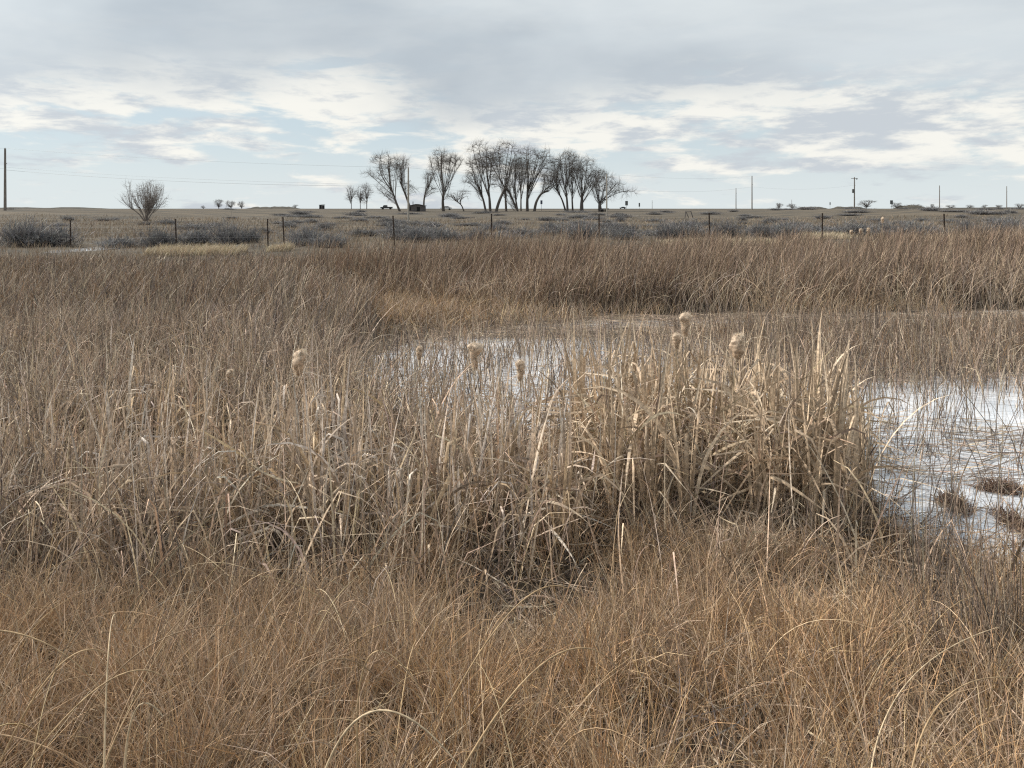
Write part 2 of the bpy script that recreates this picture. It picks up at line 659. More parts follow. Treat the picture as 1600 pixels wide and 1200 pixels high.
# low far rises that darken the skyline
def far_rise(x0, x1, py, D, h):
    n = 28
    V, q = [], []
    a, b = at(x0, 326, D).x, at(x1, 326, D).x
    for j, (dy, k) in enumerate(((-14, 0), (-5, .8), (3, 1), (16, 0))):
        for i in range(n + 1):
            t = i / n
            e = min(1, 5 * t, 5 * (1 - t)) * (.75 + .5 * vnoise(i * .7, D, 1.0, 4))
            V.append((a + (b - a) * t, D + dy, 2.0 + (h + .45) * k * e))
    for j in range(3):
        for i in range(n):
            q.append((j * (n + 1) + i, j * (n + 1) + i + 1, (j + 1) * (n + 1) + i + 1, (j + 1) * (n + 1) + i))
    o = link('hill', np_mesh('hill', V, q, None, M['dark_soil']))
    kind(o, 'structure')


M['dark_soil'] = plain_mat('dark_far_brush_cover', (.045, .042, .034), (.09, .078, .058), .3, .95)
far_rise(382, 472, 324, 640, 1.6)
far_rise(1246, 1292, 323, 640, 1.5)
far_rise(1300, 1352, 323, 660, 1.7)
far_rise(1400, 1446, 322, 640, 2.6)
far_rise(-60, 190, 326, 560, .9)
far_rise(1440, 1700, 325, 600, 1.1)


# ------------------------------------------------------------------ colours of dry plants (albedo)
ORANGE = [(.54, .335, .17), (.48, .29, .148), (.62, .425, .238), (.35, .225, .13), (.24, .165, .11)]
GREYB = [(.44, .335, .245), (.34, .26, .195), (.54, .42, .305), (.22, .175, .145), (.62, .50, .375)]
PALE = [(.72, .54, .37), (.74, .585, .43), (.62, .46, .32), (.52, .39, .28), (.68, .57, .47)]
DARKR = [(.18, .14, .115), (.25, .20, .155), (.13, .11, .10), (.34, .27, .20)]


def scatter(n, d0, d1, spread=.72, margin=.9, power=1.0):
    """points over the wedge of land in front of the camera, uniform per square metre when power is 1"""
    u = rng.random(n)
    if power == 0:
        D = d0 * (d1 / d0) ** u                 # density falls with the square of the distance
    else:
        D = np.sqrt(d0 ** 2 + u * (d1 ** 2 - d0 ** 2))
    X = (rng.random(n) * 2 - 1) * (spread * D + margin)
    return X, D


def sway(n, bias=0.0, strength=0.0):
    """azimuths, biased towards +x (0) or -x (pi)"""
    az = rng.random(n) * 2 * math.pi
    pick = rng.random(n) < strength
    az[pick] = bias + rng.normal(0, .55, pick.sum())
    return az


def shore_band(X, D):
    return pond_sd(X, D)


# ------------------------------------------------------------------ A: fine orange grass in the foreground
def tufted(n, d0, d1, per, spread, radius):
    """blade feet gathered into tufts: x, y and the outward direction and distance from the tuft's heart"""
    m = max(1, n // per)
    cx, cy = scatter(m, d0, d1, spread, .4)
    i = rng.integers(0, m, n)
    r = radius * np.abs(rng.normal(0, .6, n)) * (.6 + .9 * rng.random(m))[i]
    a = rng.random(n) * 6.283
    return cx[i] + r * np.cos(a), cy[i] + r * np.sin(a), a, r / radius, i, m


def foreground_grass():
    acc = Acc()
    for share, n in (('tuft', 88000), ('loose', 12000)):
        if share == 'tuft':
            X, D, az, rr, ti, m = tufted(n, 1.15, 6.0, 70, .68, .11)
            tone, size = rng.random(m)[ti], rng.random(m)[ti]
            az = az + rng.normal(0, .7, n)
        else:
            X, D = scatter(n, 1.15, 6.0, .68, .4)
            az, rr, tone, size = sway(n, math.pi * .9, .3), rng.random(n), rng.random(n), rng.random(n)
        sd = pond_sd(X, D)
        leftness = sstep(-X / D, -.15, .45)
        lim = 4.5 - .35 * leftness - .3 * sstep(X / D, .4, .55) + (vnoise(X, D, 1.3, 9) - .5) * 3.0
        fade = 1 - .90 * sstep(D, lim - .9, lim + .9)
        hol = vnoise(X, D, 1.5, 14) * .65 + vnoise(X, D, 3.6, 15) * .35
        fade = fade * (.22 + .78 * sstep(hol, .28, .44))
        k = (sd > .05) & (rng.random(n) < fade)
        X, D, az, rr, tone, size = X[k], D[k], az[k], rr[k], tone[k], size[k]
        n = len(X)
        base = np.stack([X, D, terrain(X, D)], -1)
        L = (.20 + .30 * rng.random(n)) * (.6 + .75 * size) * np.interp(D, [1, 3.2, 4.6], [1.05, 1.0, .72])
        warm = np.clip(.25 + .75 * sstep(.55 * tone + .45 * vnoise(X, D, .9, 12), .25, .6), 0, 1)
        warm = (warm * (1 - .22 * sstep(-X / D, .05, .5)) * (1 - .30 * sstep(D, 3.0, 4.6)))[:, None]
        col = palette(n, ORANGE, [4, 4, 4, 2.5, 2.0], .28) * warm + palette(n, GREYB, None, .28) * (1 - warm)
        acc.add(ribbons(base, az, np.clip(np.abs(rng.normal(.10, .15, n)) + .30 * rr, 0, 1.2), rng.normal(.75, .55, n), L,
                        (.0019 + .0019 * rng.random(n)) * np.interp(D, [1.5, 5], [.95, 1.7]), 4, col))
    # flattened dead thatch underneath
    X, D = scatter(17000, 1.1, 7.5, .68, .5)
    k = pond_sd(X, D) > -.1
    X, D = X[k], D[k]
    n = len(X)
    base = np.stack([X, D, terrain(X, D) + .01 + .10 * rng.random(n)], -1)
    acc.add(ribbons(base, rng.random(n) * 6.283, rng.normal(1.25, .3, n), rng.normal(.1, .5, n), .12 + .3 * rng.random(n),
                    (.0025 + .003 * rng.random(n)) * np.interp(D, [1.5, 6], [1, 2]), 3, palette(n, GREYB + DARKR + ORANGE[3:]), floor=base[:, 2] - .02))
    # long bowed stems through the grass
    X, D = scatter(300, 1.3, 4.8, .66, .3)
    k = (pond_sd(X, D) > .3) & (rng.random(len(X)) < .25 + .75 * sstep(-X / D, -.25, .3))
    X, D = X[k], D[k]
    n = len(X)
    base = np.stack([X, D, terrain(X, D)], -1)
    acc.add(ribbons(base, rng.random(n) * 6.283, np.abs(rng.normal(.25, .2, n)), rng.normal(1.6, .5, n), .55 + .5 * rng.random(n),
                    .0038 + .0028 * rng.random(n), 12, palette(n, [(.55, .395, .23), (.44, .315, .19), (.66, .50, .325), (.30, .215, .14)]), tube=True))
    kind(link('grass', acc.mesh('grass', M['grass'])), 'stuff', 'fine orange dry grass filling the near bank')


foreground_grass()


# ------------------------------------------------------------------ B: tangled brown rushes of the left and middle marsh
def marsh_rushes():
    acc = Acc()
    # near band, individually visible stems
    X, D, taz, trr, _, _ = tufted(42000, 3.9, 13.0, 26, .69, .22)
    sd = pond_sd(X, D)
    left = sstep(-X / D, -.35, .30)
    dens = np.where(D < 5.2, .25 + .75 * left, 1.0) * (.40 + .60 * left)
    cl = vnoise(X, D, .9, 21) * .6 + vnoise(X, D, 2.6, 22) * .4
    room = 1 - .70 * sstep(X / D, -.48, -.28) * (1 - sstep(D, 9.4, 10.4)) - .30 * (1 - sstep(X / D, -.48, -.28)) * (1 - sstep(D, 7.2, 8.2))
    dens = dens * (.30 + .9 * sstep(cl, .3, .6)) * sstep(D, 3.7, 5.4) * room
    dens = dens * (1 - .85 * sstep(X / D, .42, .5) * (D < 6.2))
    keep = (sd > -.12) & (rng.random(len(X)) < dens)
    X, D, cl, left, taz, trr = X[keep], D[keep], cl[keep], left[keep], taz[keep], trr[keep]
    n = len(X)
    base = np.stack([X, D, np.maximum(terrain(X, D), -.05)], -1)
    L = (.55 + .62 * rng.random(n)) * (.70 + .45 * cl) * (.72 + .34 * left)
    kk = rng.random(n) < .22
    kink = np.where(kk, .35 + .5 * rng.random(n), 2.0)
    ka = np.where(kk, rng.normal(1.5, .6, n), 0)
    pale = (rng.random(n) < .16)[:, None]
    col = np.where(pale, palette(n, PALE, None, .25), palette(n, GREYB + DARKR, None, .3))
    acc.add(ribbons(base, taz + rng.normal(0, .9, n), np.abs(rng.normal(.12, .16, n)) + .16 * trr, rng.normal(.55, .6, n), L,
                    (.0050 + .0045 * rng.random(n)) * np.interp(D, [4, 13], [.95, 1.5]), 5, col, kink=kink, kink_a=ka))
    # wider flat blades lying through the stand
    n = 8500
    X, D = scatter(n, 4.6, 13.0, .72, .8)
    k = (pond_sd(X, D) > .05) & (rng.random(n) < .25 + .75 * sstep(-X / D, -.3, .3))
    X, D = X[k], D[k]
    n = len(X)
    base = np.stack([X, D, terrain(X, D)], -1)
    kk = rng.random(n) < .5
    acc.add(ribbons(base, rng.random(n) * 6.283, np.abs(rng.normal(.16, .14, n)), rng.normal(.5, .55, n), .55 + .6 * rng.random(n),
                    .008 + .010 * rng.random(n), 7, palette(n, PALE + GREYB[:2]), kink=np.where(kk, .45 + .4 * rng.random(n), 2.0),
                    kink_a=np.where(kk, rng.normal(1.7, .5, n), 0)))
    # further back on the left
    X, D = scatter(56000, 12.0, 27.5, .70, .5)
    sd = pond_sd(X, D)
    edge = -2.0 - .16 * (D - 12)
    keep = (sd > .1) & (X < edge + (vnoise(X, D, .5, 24) - .5) * 4) & (rng.random(len(X)) < .45 + .7 * sstep(vnoise(X, D, .6, 25), .25, .6))
    X, D = X[keep], D[keep]
    n = len(X)
    base = np.stack([X, D, terrain(X, D)], -1)
    L = (.62 + .55 * rng.random(n)) * np.interp(D, [12, 18, 27], [1.0, .95, .62]) * (.75 + .5 * vnoise(X, D, .45, 26))
    acc.add(ribbons(base, sway(n, 0.0, .3), np.abs(rng.normal(.24, .2, n)), rng.normal(.45, .4, n), L,
                    (.009 + .009 * rng.random(n)) * np.interp(D, [12, 27], [1, 1.6]), 4, palette(n, GREYB + ORANGE[3:] + DARKR, None, .3)))
    kind(link('rushes', acc.mesh('rushes', M['reed'])), 'stuff', 'tangled grey-brown dead rushes covering the marsh')


marsh_rushes()


# ------------------------------------------------------------------ E: tall bulrush stand behind the pond
def far_bulrush():
    acc = Acc()
    X, D = scatter(112000, 18.3, 31.5, .70, .5)
    sd = pond_sd(X, D)
    edge = -5.2 + .05 * (D - 18)
    back = np.interp(X / D, [-.5, -.1, .2, .5, .75], [26.0, 26.5, 28, 30, 31.0])
    cl = vnoise(X, D, .55, 31) * .6 + vnoise(X, D, 1.7, 32) * .4
    front = sd > .25 + .9 * vnoise(X, D, .7, 33)
    tongue = (np.abs((X / D * 1200 + 800) - 655) < 70 + 110 * vnoise(X, D, .9, 40)) & (D < 18.6 + 2.2 * vnoise(X, D, .7, 39)) & (rng.random(len(X)) < .55)
    keep = front & ~tongue & (X > edge + (vnoise(X, D, .5, 24) - .5) * 4) & (D < back) & (rng.random(len(X)) < .25 + .95 * sstep(cl, .30, .62))
    X, D, cl = X[keep], D[keep], cl[keep]
    n = len(X)
    base = np.stack([X, D, terrain(X, D)], -1)
    ht = np.interp(X / D, [-.45, -.2, .1, .6], [1.05, 1.42, 1.52, 1.62]) * np.interp(D, [18, 22, 31], [1.0, 1.0, .72])
    L = ht * (.50 + .62 * rng.random(n)) * (.60 + .62 * cl) * (.74 + .5 * vnoise(X, D, .33, 37))
    col = palette(n, [(.32, .225, .155), (.25, .178, .128), (.38, .275, .19), (.165, .128, .104), (.50, .38, .27)], [4, 4, 3, 3.5, 1.3], .3)
    acc.add(ribbons(base, sway(n, 0.05, .45), np.abs(rng.normal(.11, .12, n)), np.abs(rng.normal(.42, .40, n)), L,
                    .011 + .014 * rng.random(n), 4, col, power=1.8))
    # pale arching stems leaning out of its front
    X, D = scatter(15000, 18.2, 23.0, .70, .5)
    sd = pond_sd(X, D)
    k = (sd > .1) & (sd < 3.0) & (X > -6)
    X, D = X[k], D[k]
    n = len(X)
    base = np.stack([X, D, terrain(X, D)], -1)
    acc.add(ribbons(base, rng.random(n) * 6.283, np.abs(rng.normal(.25, .2, n)), np.abs(rng.normal(.9, .5, n)), .7 + .7 * rng.random(n),
                    .006 + .006 * rng.random(n), 5, palette(n, PALE + GREYB)))
    kind(link('bulrush_stand', acc.mesh('bulrush_stand', M['reed'])), 'stuff', 'tall brown bulrush stand along the far side of the pond')
    # low orange sedge at its foot
    acc = Acc()
    X, D = scatter(34000, 15.5, 21.5, .74, .6)
    sd = pond_sd(X, D)
    cl = vnoise(X, D, .65, 36)
    k = (sd > -.25) & (sd < 1.0) & (X > -7.5) & (rng.random(len(X)) < sstep(cl, .42, .66))
    X, D, cl = X[k], D[k], cl[k]
    n = len(X)
    base = np.stack([X, D, np.maximum(terrain(X, D), -.02)], -1)
    acc.add(ribbons(base, sway(n, 0, .2), np.abs(rng.normal(.25, .2, n)), rng.normal(.7, .4, n), (.22 + .3 * rng.random(n)) * (.5 + .9 * cl),
                    .005 + .004 * rng.random(n), 3, palette(n, ORANGE[2:4] + GREYB[:3] + [(.56, .43, .28)])))
    # flattened straw tongue left of the middle
    n = 15000
    P0 = np.array([on_plane(635 + 95 * u, 488 + 15 * v) for u, v in rng.normal(size=(n, 2))])
    k = (pond_sd(P0[:, 0], P0[:, 1]) > -.5) & (vnoise(P0[:, 0], P0[:, 1], 1.1, 38) > .25) & (P0[:, 1] < 24)
    P0 = P0[k]
    n = len(P0)
    P0[:, 2] = np.maximum(terrain(P0[:, 0], P0[:, 1]), 0)
    acc.add(ribbons(P0, rng.random(n) * 6.283, np.abs(rng.normal(.6, .4, n)), rng.normal(.6, .4, n), .25 + .35 * rng.random(n),
                    .008 + .008 * rng.random(n), 4, palette(n, ORANGE[2:5] + GREYB[:3] + [(.58, .44, .29)])))
    kind(link('sedge', acc.mesh('sedge', M['grass'])), 'stuff', 'low orange sedge along the far water edge')


far_bulrush()


# ------------------------------------------------------------------ D: reeds standing in the water, floating mats
def pond_reeds():
    acc = Acc()
    # thin brown belt standing in the right half of the pond
    X, D = scatter(60000, 9.2, 18.4, .74, .8)
    sd = pond_sd(X, D)
    a = X / D
    belt = sstep(a, .12, .32) * sstep(D, 9.6, 11.6) * (1 - sstep(D, 15.0, 17.4)) * .85
    belt = np.maximum(belt, .10 * sstep(a, -.3, -.1) * (1 - sstep(D, 11, 13.5)))
    belt = np.maximum(belt, .32 * sstep(D, 9.5, 11.5) * (1 - .75 * sstep(D, 14.5, 16.0)))
    cl = vnoise(X, D, 1.1, 41) * .6 + vnoise(X, D, 3.0, 42) * .4
    belt = np.maximum(belt, .5 * np.exp(-np.abs(sd) / .45) * (a < .1))
    k = (sd < .1) & (rng.random(len(X)) < belt * sstep(cl, .28, .6) * 1.3)
    X, D = X[k], D[k]
    n = len(X)
    base = np.stack([X, D, np.full(n, -.03)], -1)
    L = .26 + .55 * rng.random(n) ** 1.3
    kk = rng.random(n) < .3
    acc.add(ribbons(base, sway(n, math.pi, .15), np.abs(rng.normal(.13, .14, n)), rng.normal(.35, .4, n), L, .007 + .007 * rng.random(n), 4,
                    palette(n, GREYB + ORANGE[3:] + DARKR), kink=np.where(kk, .4 + .4 * rng.random(n), 2.), kink_a=np.where(kk, rng.normal(1.6, .5, n), 0),
                    floor=np.zeros(n)))
    # paler stems in the water behind the cattails
    X, D = scatter(26000, 6.3, 14.0, .70, .3)
    sd = pond_sd(X, D)
    k = (sd < 0) & (X / D < .47) & (rng.random(len(X)) < .20 * (1 - sstep(D, 9.0, 14.0)) + .05)
    X, D = X[k], D[k]
    n = len(X)
    base = np.stack([X, D, np.full(n, -.03)], -1)
    kk = rng.random(n) < .3
    acc.add(ribbons(base, sway(n, 0, .1), np.abs(rng.normal(.12, .12, n)), rng.normal(.3, .4, n), .30 + .60 * rng.random(n), .008 + .010 * rng.random(n), 5,
                    palette(n, GREYB + PALE[2:4] + DARKR), kink=np.where(kk, .4 + .4 * rng.random(n), 2.), kink_a=np.where(kk, rng.normal(1.7, .5, n), 0),
                    floor=np.zeros(n)))
    # slim dark rushes over the open water on the right
    X, D = scatter(4200, 4.6, 9.5, .70, .4)
    sd = pond_sd(X, D)
    k = (X / D > .40) & (sd < .5) & (rng.random(len(X)) < .16 + .34 * sstep(vnoise(X, D, 1.4, 44), .4, .6))
    X, D = X[k], D[k]
    n = len(X)
    base = np.stack([X, D, np.full(n, -.02)], -1)
    acc.add(ribbons(base, sway(n, math.pi * .1, .3), np.abs(rng.normal(.16, .16, n)), rng.normal(.25, .3, n), .45 + .75 * rng.random(n),
                    .006 + .004 * rng.random(n), 5, palette(n, DARKR + GREYB[:2]), tube=True, floor=np.zeros(n)))
    kind(link('pond_reeds', acc.mesh('pond_reeds', M['reed'])), 'stuff', 'sparse dead reeds standing in the shallow pond')
    # fallen stems lying flat on the surface
    acc = Acc()
    X, D = scatter(110000, 5.0, 18.6, .72, .5)
    sd = pond_sd(X, D)
    far = sstep(D + 3.5 * sstep(X / D, .1, .35), 14.0, 15.4) * 1.1
    right = .16 * sstep(X / D, .30, .5) * sstep(D, 9.5, 11.5)
    shore = .8 * np.exp(-np.abs(sd) / .30)
    cl = sstep(vnoise(X * .5, D * 1.6, .8, 45), .38, .62)
    k = (sd < .1) & (rng.random(len(X)) < np.maximum(np.maximum(far * (.35 + .65 * cl), right * cl * 2), shore * .6) + .10 * cl + .12 * cl * (X / D > .38) * (D < 9))
    X, D = X[k], D[k]
    n = len(X)
    z0 = .004 + .03 * rng.random(n)
    base = np.stack([X, D, z0], -1)
    az = np.where(rng.random(n) < .6, rng.normal(0, .35, n) + math.pi * (rng.random(n) < .5), rng.random(n) * 6.283)
    acc.add(ribbons(base, az, np.full(n, 1.54), rng.normal(0, .08, n), .25 + .55 * rng.random(n), .008 + .010 * rng.random(n), 3,
                    palette(n, GREYB + PALE[2:4] + DARKR), floor=z0 - .005, twist=rng.normal(0, .3, n), daz=rng.normal(0, .3, n)))
    kind(link('reed_litter', acc.mesh('reed_litter', M['reed'])), 'stuff', 'fallen reed stems floating flat on the pond')


pond_reeds()


# ------------------------------------------------------------------ C: cattails
def leaf_mesh(i, rg, style, warm=False):
    """one dead cattail leaf, rooted at the origin and leaning to +x, about 1 m long, keeled"""
    n = 9
    L = 1.0
    if style == 'straight':
        t0, b, kn, ka = rg.uniform(.02, .10), rg.uniform(.05, .35), 2.0, 0.0
    elif style == 'arch':
        t0, b, kn, ka = rg.uniform(.05, .16), rg.uniform(1.1, 2.3), 2.0, 0.0
    elif style == 'fold':
        t0, b, kn, ka = rg.uniform(.03, .22), rg.uniform(.0, .4), rg.uniform(.4, .8), rg.uniform(1.2, 2.6)
    else:
        t0, b, kn, ka = rg.uniform(.25, .5), rg.uniform(.2, .7), rg.uniform(.3, .5), rg.uniform(.8, 1.4)
    P = [np.zeros(3)]
    ths = []
    wob = rg.uniform(-.35, .35)
    for k in range(n):
        s = (k + .5) / n
        th = t0 + b * s ** 1.9 + ka * float(sstep(s, kn - .10, kn + .10))
        ths.append(th)
        a = wob * s
        P.append(P[-1] + L / n * np.array([math.sin(th) * math.cos(a), math.sin(th) * math.sin(a), math.cos(th)]))
    ths.append(ths[-1])
    w = rg.uniform(.0095, .0165)
    tw0, tw1 = rg.uniform(-1.2, 1.2), rg.uniform(-1.6, 1.6)
    V, q = [], []
    for k in range(n + 1):
        s = k / n
        prof = w * (.75 + .5 * s if s < .35 else .92 * (1 - ((s - .35) / .65) ** 1.8) + .03)
        tw = tw0 + tw1 * s
        perp = np.array([0, 1.0, 0])
        nor = np.array([math.cos(ths[k]), 0, -math.sin(ths[k])])
        wv = perp * math.cos(tw) + nor * math.sin(tw)
        dv = -perp * math.sin(tw) + nor * math.cos(tw)
        V += [P[k] - wv * prof + dv * prof * .35, P[k], P[k] + wv * prof + dv * prof * .35]
    for k in range(n):
        a = 3 * k
        q += [(a, a + 1, a + 4, a + 3), (a + 1, a + 2, a + 5, a + 4)]
    base = np.array(rg.choice([(.69, .515, .345), (.63, .465, .31), (.73, .57, .40), (.55, .40, .265)] if warm else PALE + [(.70, .59, .47)] + [(.66, .48, .30), (.60, .435, .265)]))
    tipc = base * np.array([.96, 1.0, 1.06])
    cols = [base * (1 - k / n) + tipc * (k / n) for k in range(n + 1) for _ in range(3)]
    return np_mesh('leaf', V, q, cols, M['cattail'])


_rg = random.Random(4)
LEAF_SETS = [{st: [leaf_mesh(i, _rg, st, wm) for i in range(k)] for st, k in (('straight', 8), ('arch', 7), ('fold', 14), ('flop', 6))} for wm in (False, True)]


def cattail_plant(x, y, height, label, group, lush=8, messy=.3, warm=False):
    z = float(terrain(np.array([x]), np.array([y]))[0])
    p = thing('cattail_plant', label, 'cattail', (x, y, max(z, -.06)), _rg.uniform(0, 6.28), group)
    lean_a, lean = _rg.uniform(0, 6.28), _rg.uniform(0, .14)
    for i in range(lush):
        u = _rg.random()
        st = 'flop' if u < messy * .2 else 'fold' if u < messy * .2 + .34 else 'arch' if u < messy * .2 + .46 else 'straight'
        o = link('leaf', _rg.choice(LEAF_SETS[int(warm)][st]), p)
        a = _rg.uniform(0, 6.28)
        r = _rg.uniform(.003, .05)
        o.location = (r * math.cos(a), r * math.sin(a), 0)
        o.rotation_mode = 'XYZ'
        o.rotation_euler = (lean * math.cos(lean_a) + _rg.gauss(0, .045), lean * math.sin(lean_a) + _rg.gauss(0, .045), a)
        s = height * _rg.uniform(.72, 1.08)
        o.scale = (s * 1.0, s * 1.0, s)
    return p


def cattails():
    rg = random.Random(21)

    def grid(n, px0, px1, py0, py1, ok):
        got = []
        while len(got) < n:
            p = on_plane(rg.uniform(px0, px1), rg.uniform(py0, py1))
            if ok(p) and all((p.x - q.x) ** 2 + (p.y - q.y) ** 2 > .11 ** 2 for q in got):
                got.append(p)
        return got
    def spot(p, x0, x1, y0, y1):
        px, py = 800 + FPX * p.x / p.y, HORIZON + FPX * CAM_Z / p.y
        return ['left third', 'middle', 'right third'][min(2, max(0, int(3 * (px - x0) / (x1 - x0))))] + ', ' + ['back', 'middle', 'front'][min(2, max(0, int(3 * (py - y0) / (y1 - y0))))] + ' row'
    # the dense pale clump right of the middle
    G1 = 'cattails of the dense pale clump at the water edge'
    for p in grid(92, 900, 1350, 668, 842, lambda p: rg.random() < (1.0 if (p.x / p.y) > .1 else .6)):
        cattail_plant(p.x, p.y, rg.uniform(1.0, 1.5), 'pale cattail in the dense clump at the water edge, ' + spot(p, 900, 1350, 668, 842), G1, rg.randint(7, 10), .6, True)
    # the looser stand left of it
    G2 = 'cattails of the looser stand in the middle'
    for p in grid(96, 330, 905, 700, 890, lambda p: p.x / p.y < -.24 or p.y < 7.1):
        cattail_plant(p.x, p.y, rg.uniform(.75, 1.25), 'tan cattail in the looser stand left of the clump, ' + spot(p, 330, 905, 700, 890), G2, rg.randint(5, 8), .55)
    G3 = 'cattails scattered through the left rushes'
    for p in grid(84, -60, 330, 620, 900, lambda p: True):
        cattail_plant(p.x, p.y, rg.uniform(.78, 1.15), 'pale cattail scattered among the left brown rushes, ' + spot(p, -60, 330, 620, 900), G3, rg.randint(5, 7), .4)
    G4 = 'cattails standing in the water behind the clump'
    for p in grid(22, 600, 1230, 618, 690, lambda p: True):
        cattail_plant(p.x, p.y, rg.uniform(.75, 1.1), 'slender cattail in the water behind the stands, ' + spot(p, 600, 1230, 618, 690), G4, rg.randint(3, 5), .2)
    # broken leaves tangled between the plants
    acc = Acc()
    for (n, a0, a1, b0, b1, zm) in ((1250, 925, 1290, 690, 835, .70), (900, 330, 925, 720, 890, .50), (320, -60, 340, 690, 900, .38)):
        pts = np.array([on_plane(rg.uniform(a0, a1), rg.uniform(b0, b1)) for _ in range(n)])
        z = np.maximum(terrain(pts[:, 0], pts[:, 1]), 0) + .03 + zm * rng.random(n) ** 1.3
        pts[:, 2] = z
        kk = rng.random(n) < .4
        acc.add(ribbons(pts, rng.random(n) * 6.283, rng.normal(1.0, .5, n), rng.normal(.3, .5, n), .22 + .55 * rng.random(n),
                        .009 + .013 * rng.random(n), 6, palette(n, PALE + GREYB[:2] + [(.56, .43, .27), (.42, .33, .23)]), kink=np.where(kk, .3 + .4 * rng.random(n), 2.),
                        kink_a=np.where(kk, rng.normal(1.0, .5, n), 0), floor=np.zeros(n), both=True, tip=.04))
    kind(link('cattail_litter', acc.mesh('cattail_litter', M['cattail'])), 'stuff', 'broken pale cattail leaves tangled between the plants')


cattails()


# ------------------------------------------------------------------ cattail spikes gone to fluff
def cattail_spike(px, py, D, hh, hw, label, lobes, lean=0.0, group=None):
    """hh, hw: height and width of the seed head in metres; lobes: (t, r) profile from its foot to its top"""
    hh, hw = hh * 1.15, hw * .84
    top = at(px, py, D)
    gz = max(float(terrain(np.array([top.x]), np.array([D]))[0]), -.05)
    foot = Vector((top.x - lean * .5, D, gz))
    o = thing('cattail_spike', label, 'cattail spike', foot, 0, group)
    hb = top - foot - Vector((0, 0, hh / 2))
    pts = [Vector((0, 0, 0)), Vector((hb.x * .3, 0, hb.z * .5)), hb, hb + Vector((lean * .03, 0, hh * 1.05))]
    n = 10
    path = []
    for i in range(n + 1):
        t = i / n * 3
        k = min(int(t), 2)
        path.append(pts[k].lerp(pts[k + 1], t - k))
    V, q = tube_path(path, [.0055 * (1 - .45 * i / n) for i in range(n + 1)], 5)
    link('stem', np_mesh('stem', V, q, [(.42, .32, .20)] * len(V), M['reed']), o)
    # lumpy woolly core
    rings, seg = 18, 16
    V, q, C = [], [], []
    rr = rng.random((8, 3)) * 20
    ts = [p[0] for p in lobes]
    rs = [p[1] for p in lobes]
    for i in range(rings + 1):
        t = i / rings
        r = np.interp(t, ts, rs) * hw / 2
        for j in range(seg):
            a = 2 * math.pi * j / seg
            lump = .40 + 1.05 * float(vnoise(2.2 * math.cos(a) + rr[0, 0], 2.2 * math.sin(a) + t * 5 + rr[2, 0], 1.0, 50)) + .35 * float(vnoise(j * .9, i * .9 + rr[1, 0], 1.0, 51))
            ox = (float(vnoise(t * 4 + rr[3, 0], 3.3, 1.0, 52)) - .5) * hw * .35
            V.append((hb.x + ox + r * lump * math.cos(a) + lean * .06 * t, r * lump * math.sin(a), hb.z + hh * t))
            base = np.array((.60, .42, .28)) * (1 - t) + np.array((.84, .68, .52)) * t
            C.append(base * (.8 + .4 * rng.random()))
    for i in range(rings):
        for j in range(seg):
            q.append((i * seg + j, i * seg + (j + 1) % seg, (i + 1) * seg + (j + 1) % seg, (i + 1) * seg + j))
    head = link('seed_head', np_mesh('seed_head', V, q, C, M['fluff']), o)
    # loose fibres
    nf = 1500
    t = rng.random(nf)
    r = np.interp(t, ts, rs) * hw / 2
    a = rng.random(nf) * 6.283
    base = np.stack([hb.x + r * .8 * np.cos(a) + lean * .06 * t, r * .8 * np.sin(a), hb.z + hh * t], -1)
    v, q, c = ribbons(base, a + rng.normal(0, .6, nf), rng.normal(1.25, .45, nf), rng.normal(.3, .5, nf), (.012 + .034 * rng.random(nf)) * hw / .09,
                      np.full(nf, .0018), 2, palette(nf, [(.84, .69, .53), (.72, .56, .41), (.92, .80, .65)]), floor=np.full(nf, -9.))
    link('fluff', np_mesh('fluff', v, q, c, M['fluff']), head)
    return o


PUFF = [(0, .12), (.15, .42), (.45, .55), (.62, .72), (.8, 1.0), (.93, .85), (1, .15)]
FAT = [(0, .15), (.12, .55), (.4, .9), (.7, 1.0), (.9, .8), (1, .15)]
SLIM = [(0, .15), (.2, .6), (.5, .85), (.8, 1.0), (.94, .75), (1, .15)]
cattail_spike(1071, 508, 6.9, .19, .105, 'tallest fluffy cattail head above the dense clump', PUFF)
cattail_spike(1057, 533, 7.1, .13, .075, 'small fluffy cattail head just below the tallest one', SLIM)
cattail_spike(1152, 542, 6.5, .19, .115, 'bulky shaggy cattail head at the right of the dense clump', FAT, .2)
cattail_spike(742, 557, 7.0, .22, .115, 'mushroom-shaped fluffy cattail head in front of the bright water', PUFF)
cattail_spike(813, 579, 6.8, .16, .085, 'egg-shaped fluffy cattail head right of the mushroom-shaped one', PUFF)
cattail_spike(655, 552, 8.2, .13, .065, 'small narrow pale cattail head at the left end of the bright water', SLIM)
cattail_spike(465, 567, 6.6, .20, .105, 'ragged leaning cattail head alone among the left rushes', FAT, .5)
cattail_spike(358, 585, 6.8, .07, .06, 'tiny torn cattail head lowest at the left among rushes', FAT, .2)
for i, (px, py, hh) in enumerate([(1330, 363, .30), (1345, 361, .34), (1357, 360, .36), (1379, 344, .42)]):
    cattail_spike(px, py, 30.0, hh * .5, .12, 'pale fluffy plume at the back of the bulrushes, %s' % ['leftmost of three in a row', 'middle of three in a row', 'rightmost of three in a row', 'tallest, right of the three'][i],
                  FAT, 0, 'pale plumes behind the bulrushes')


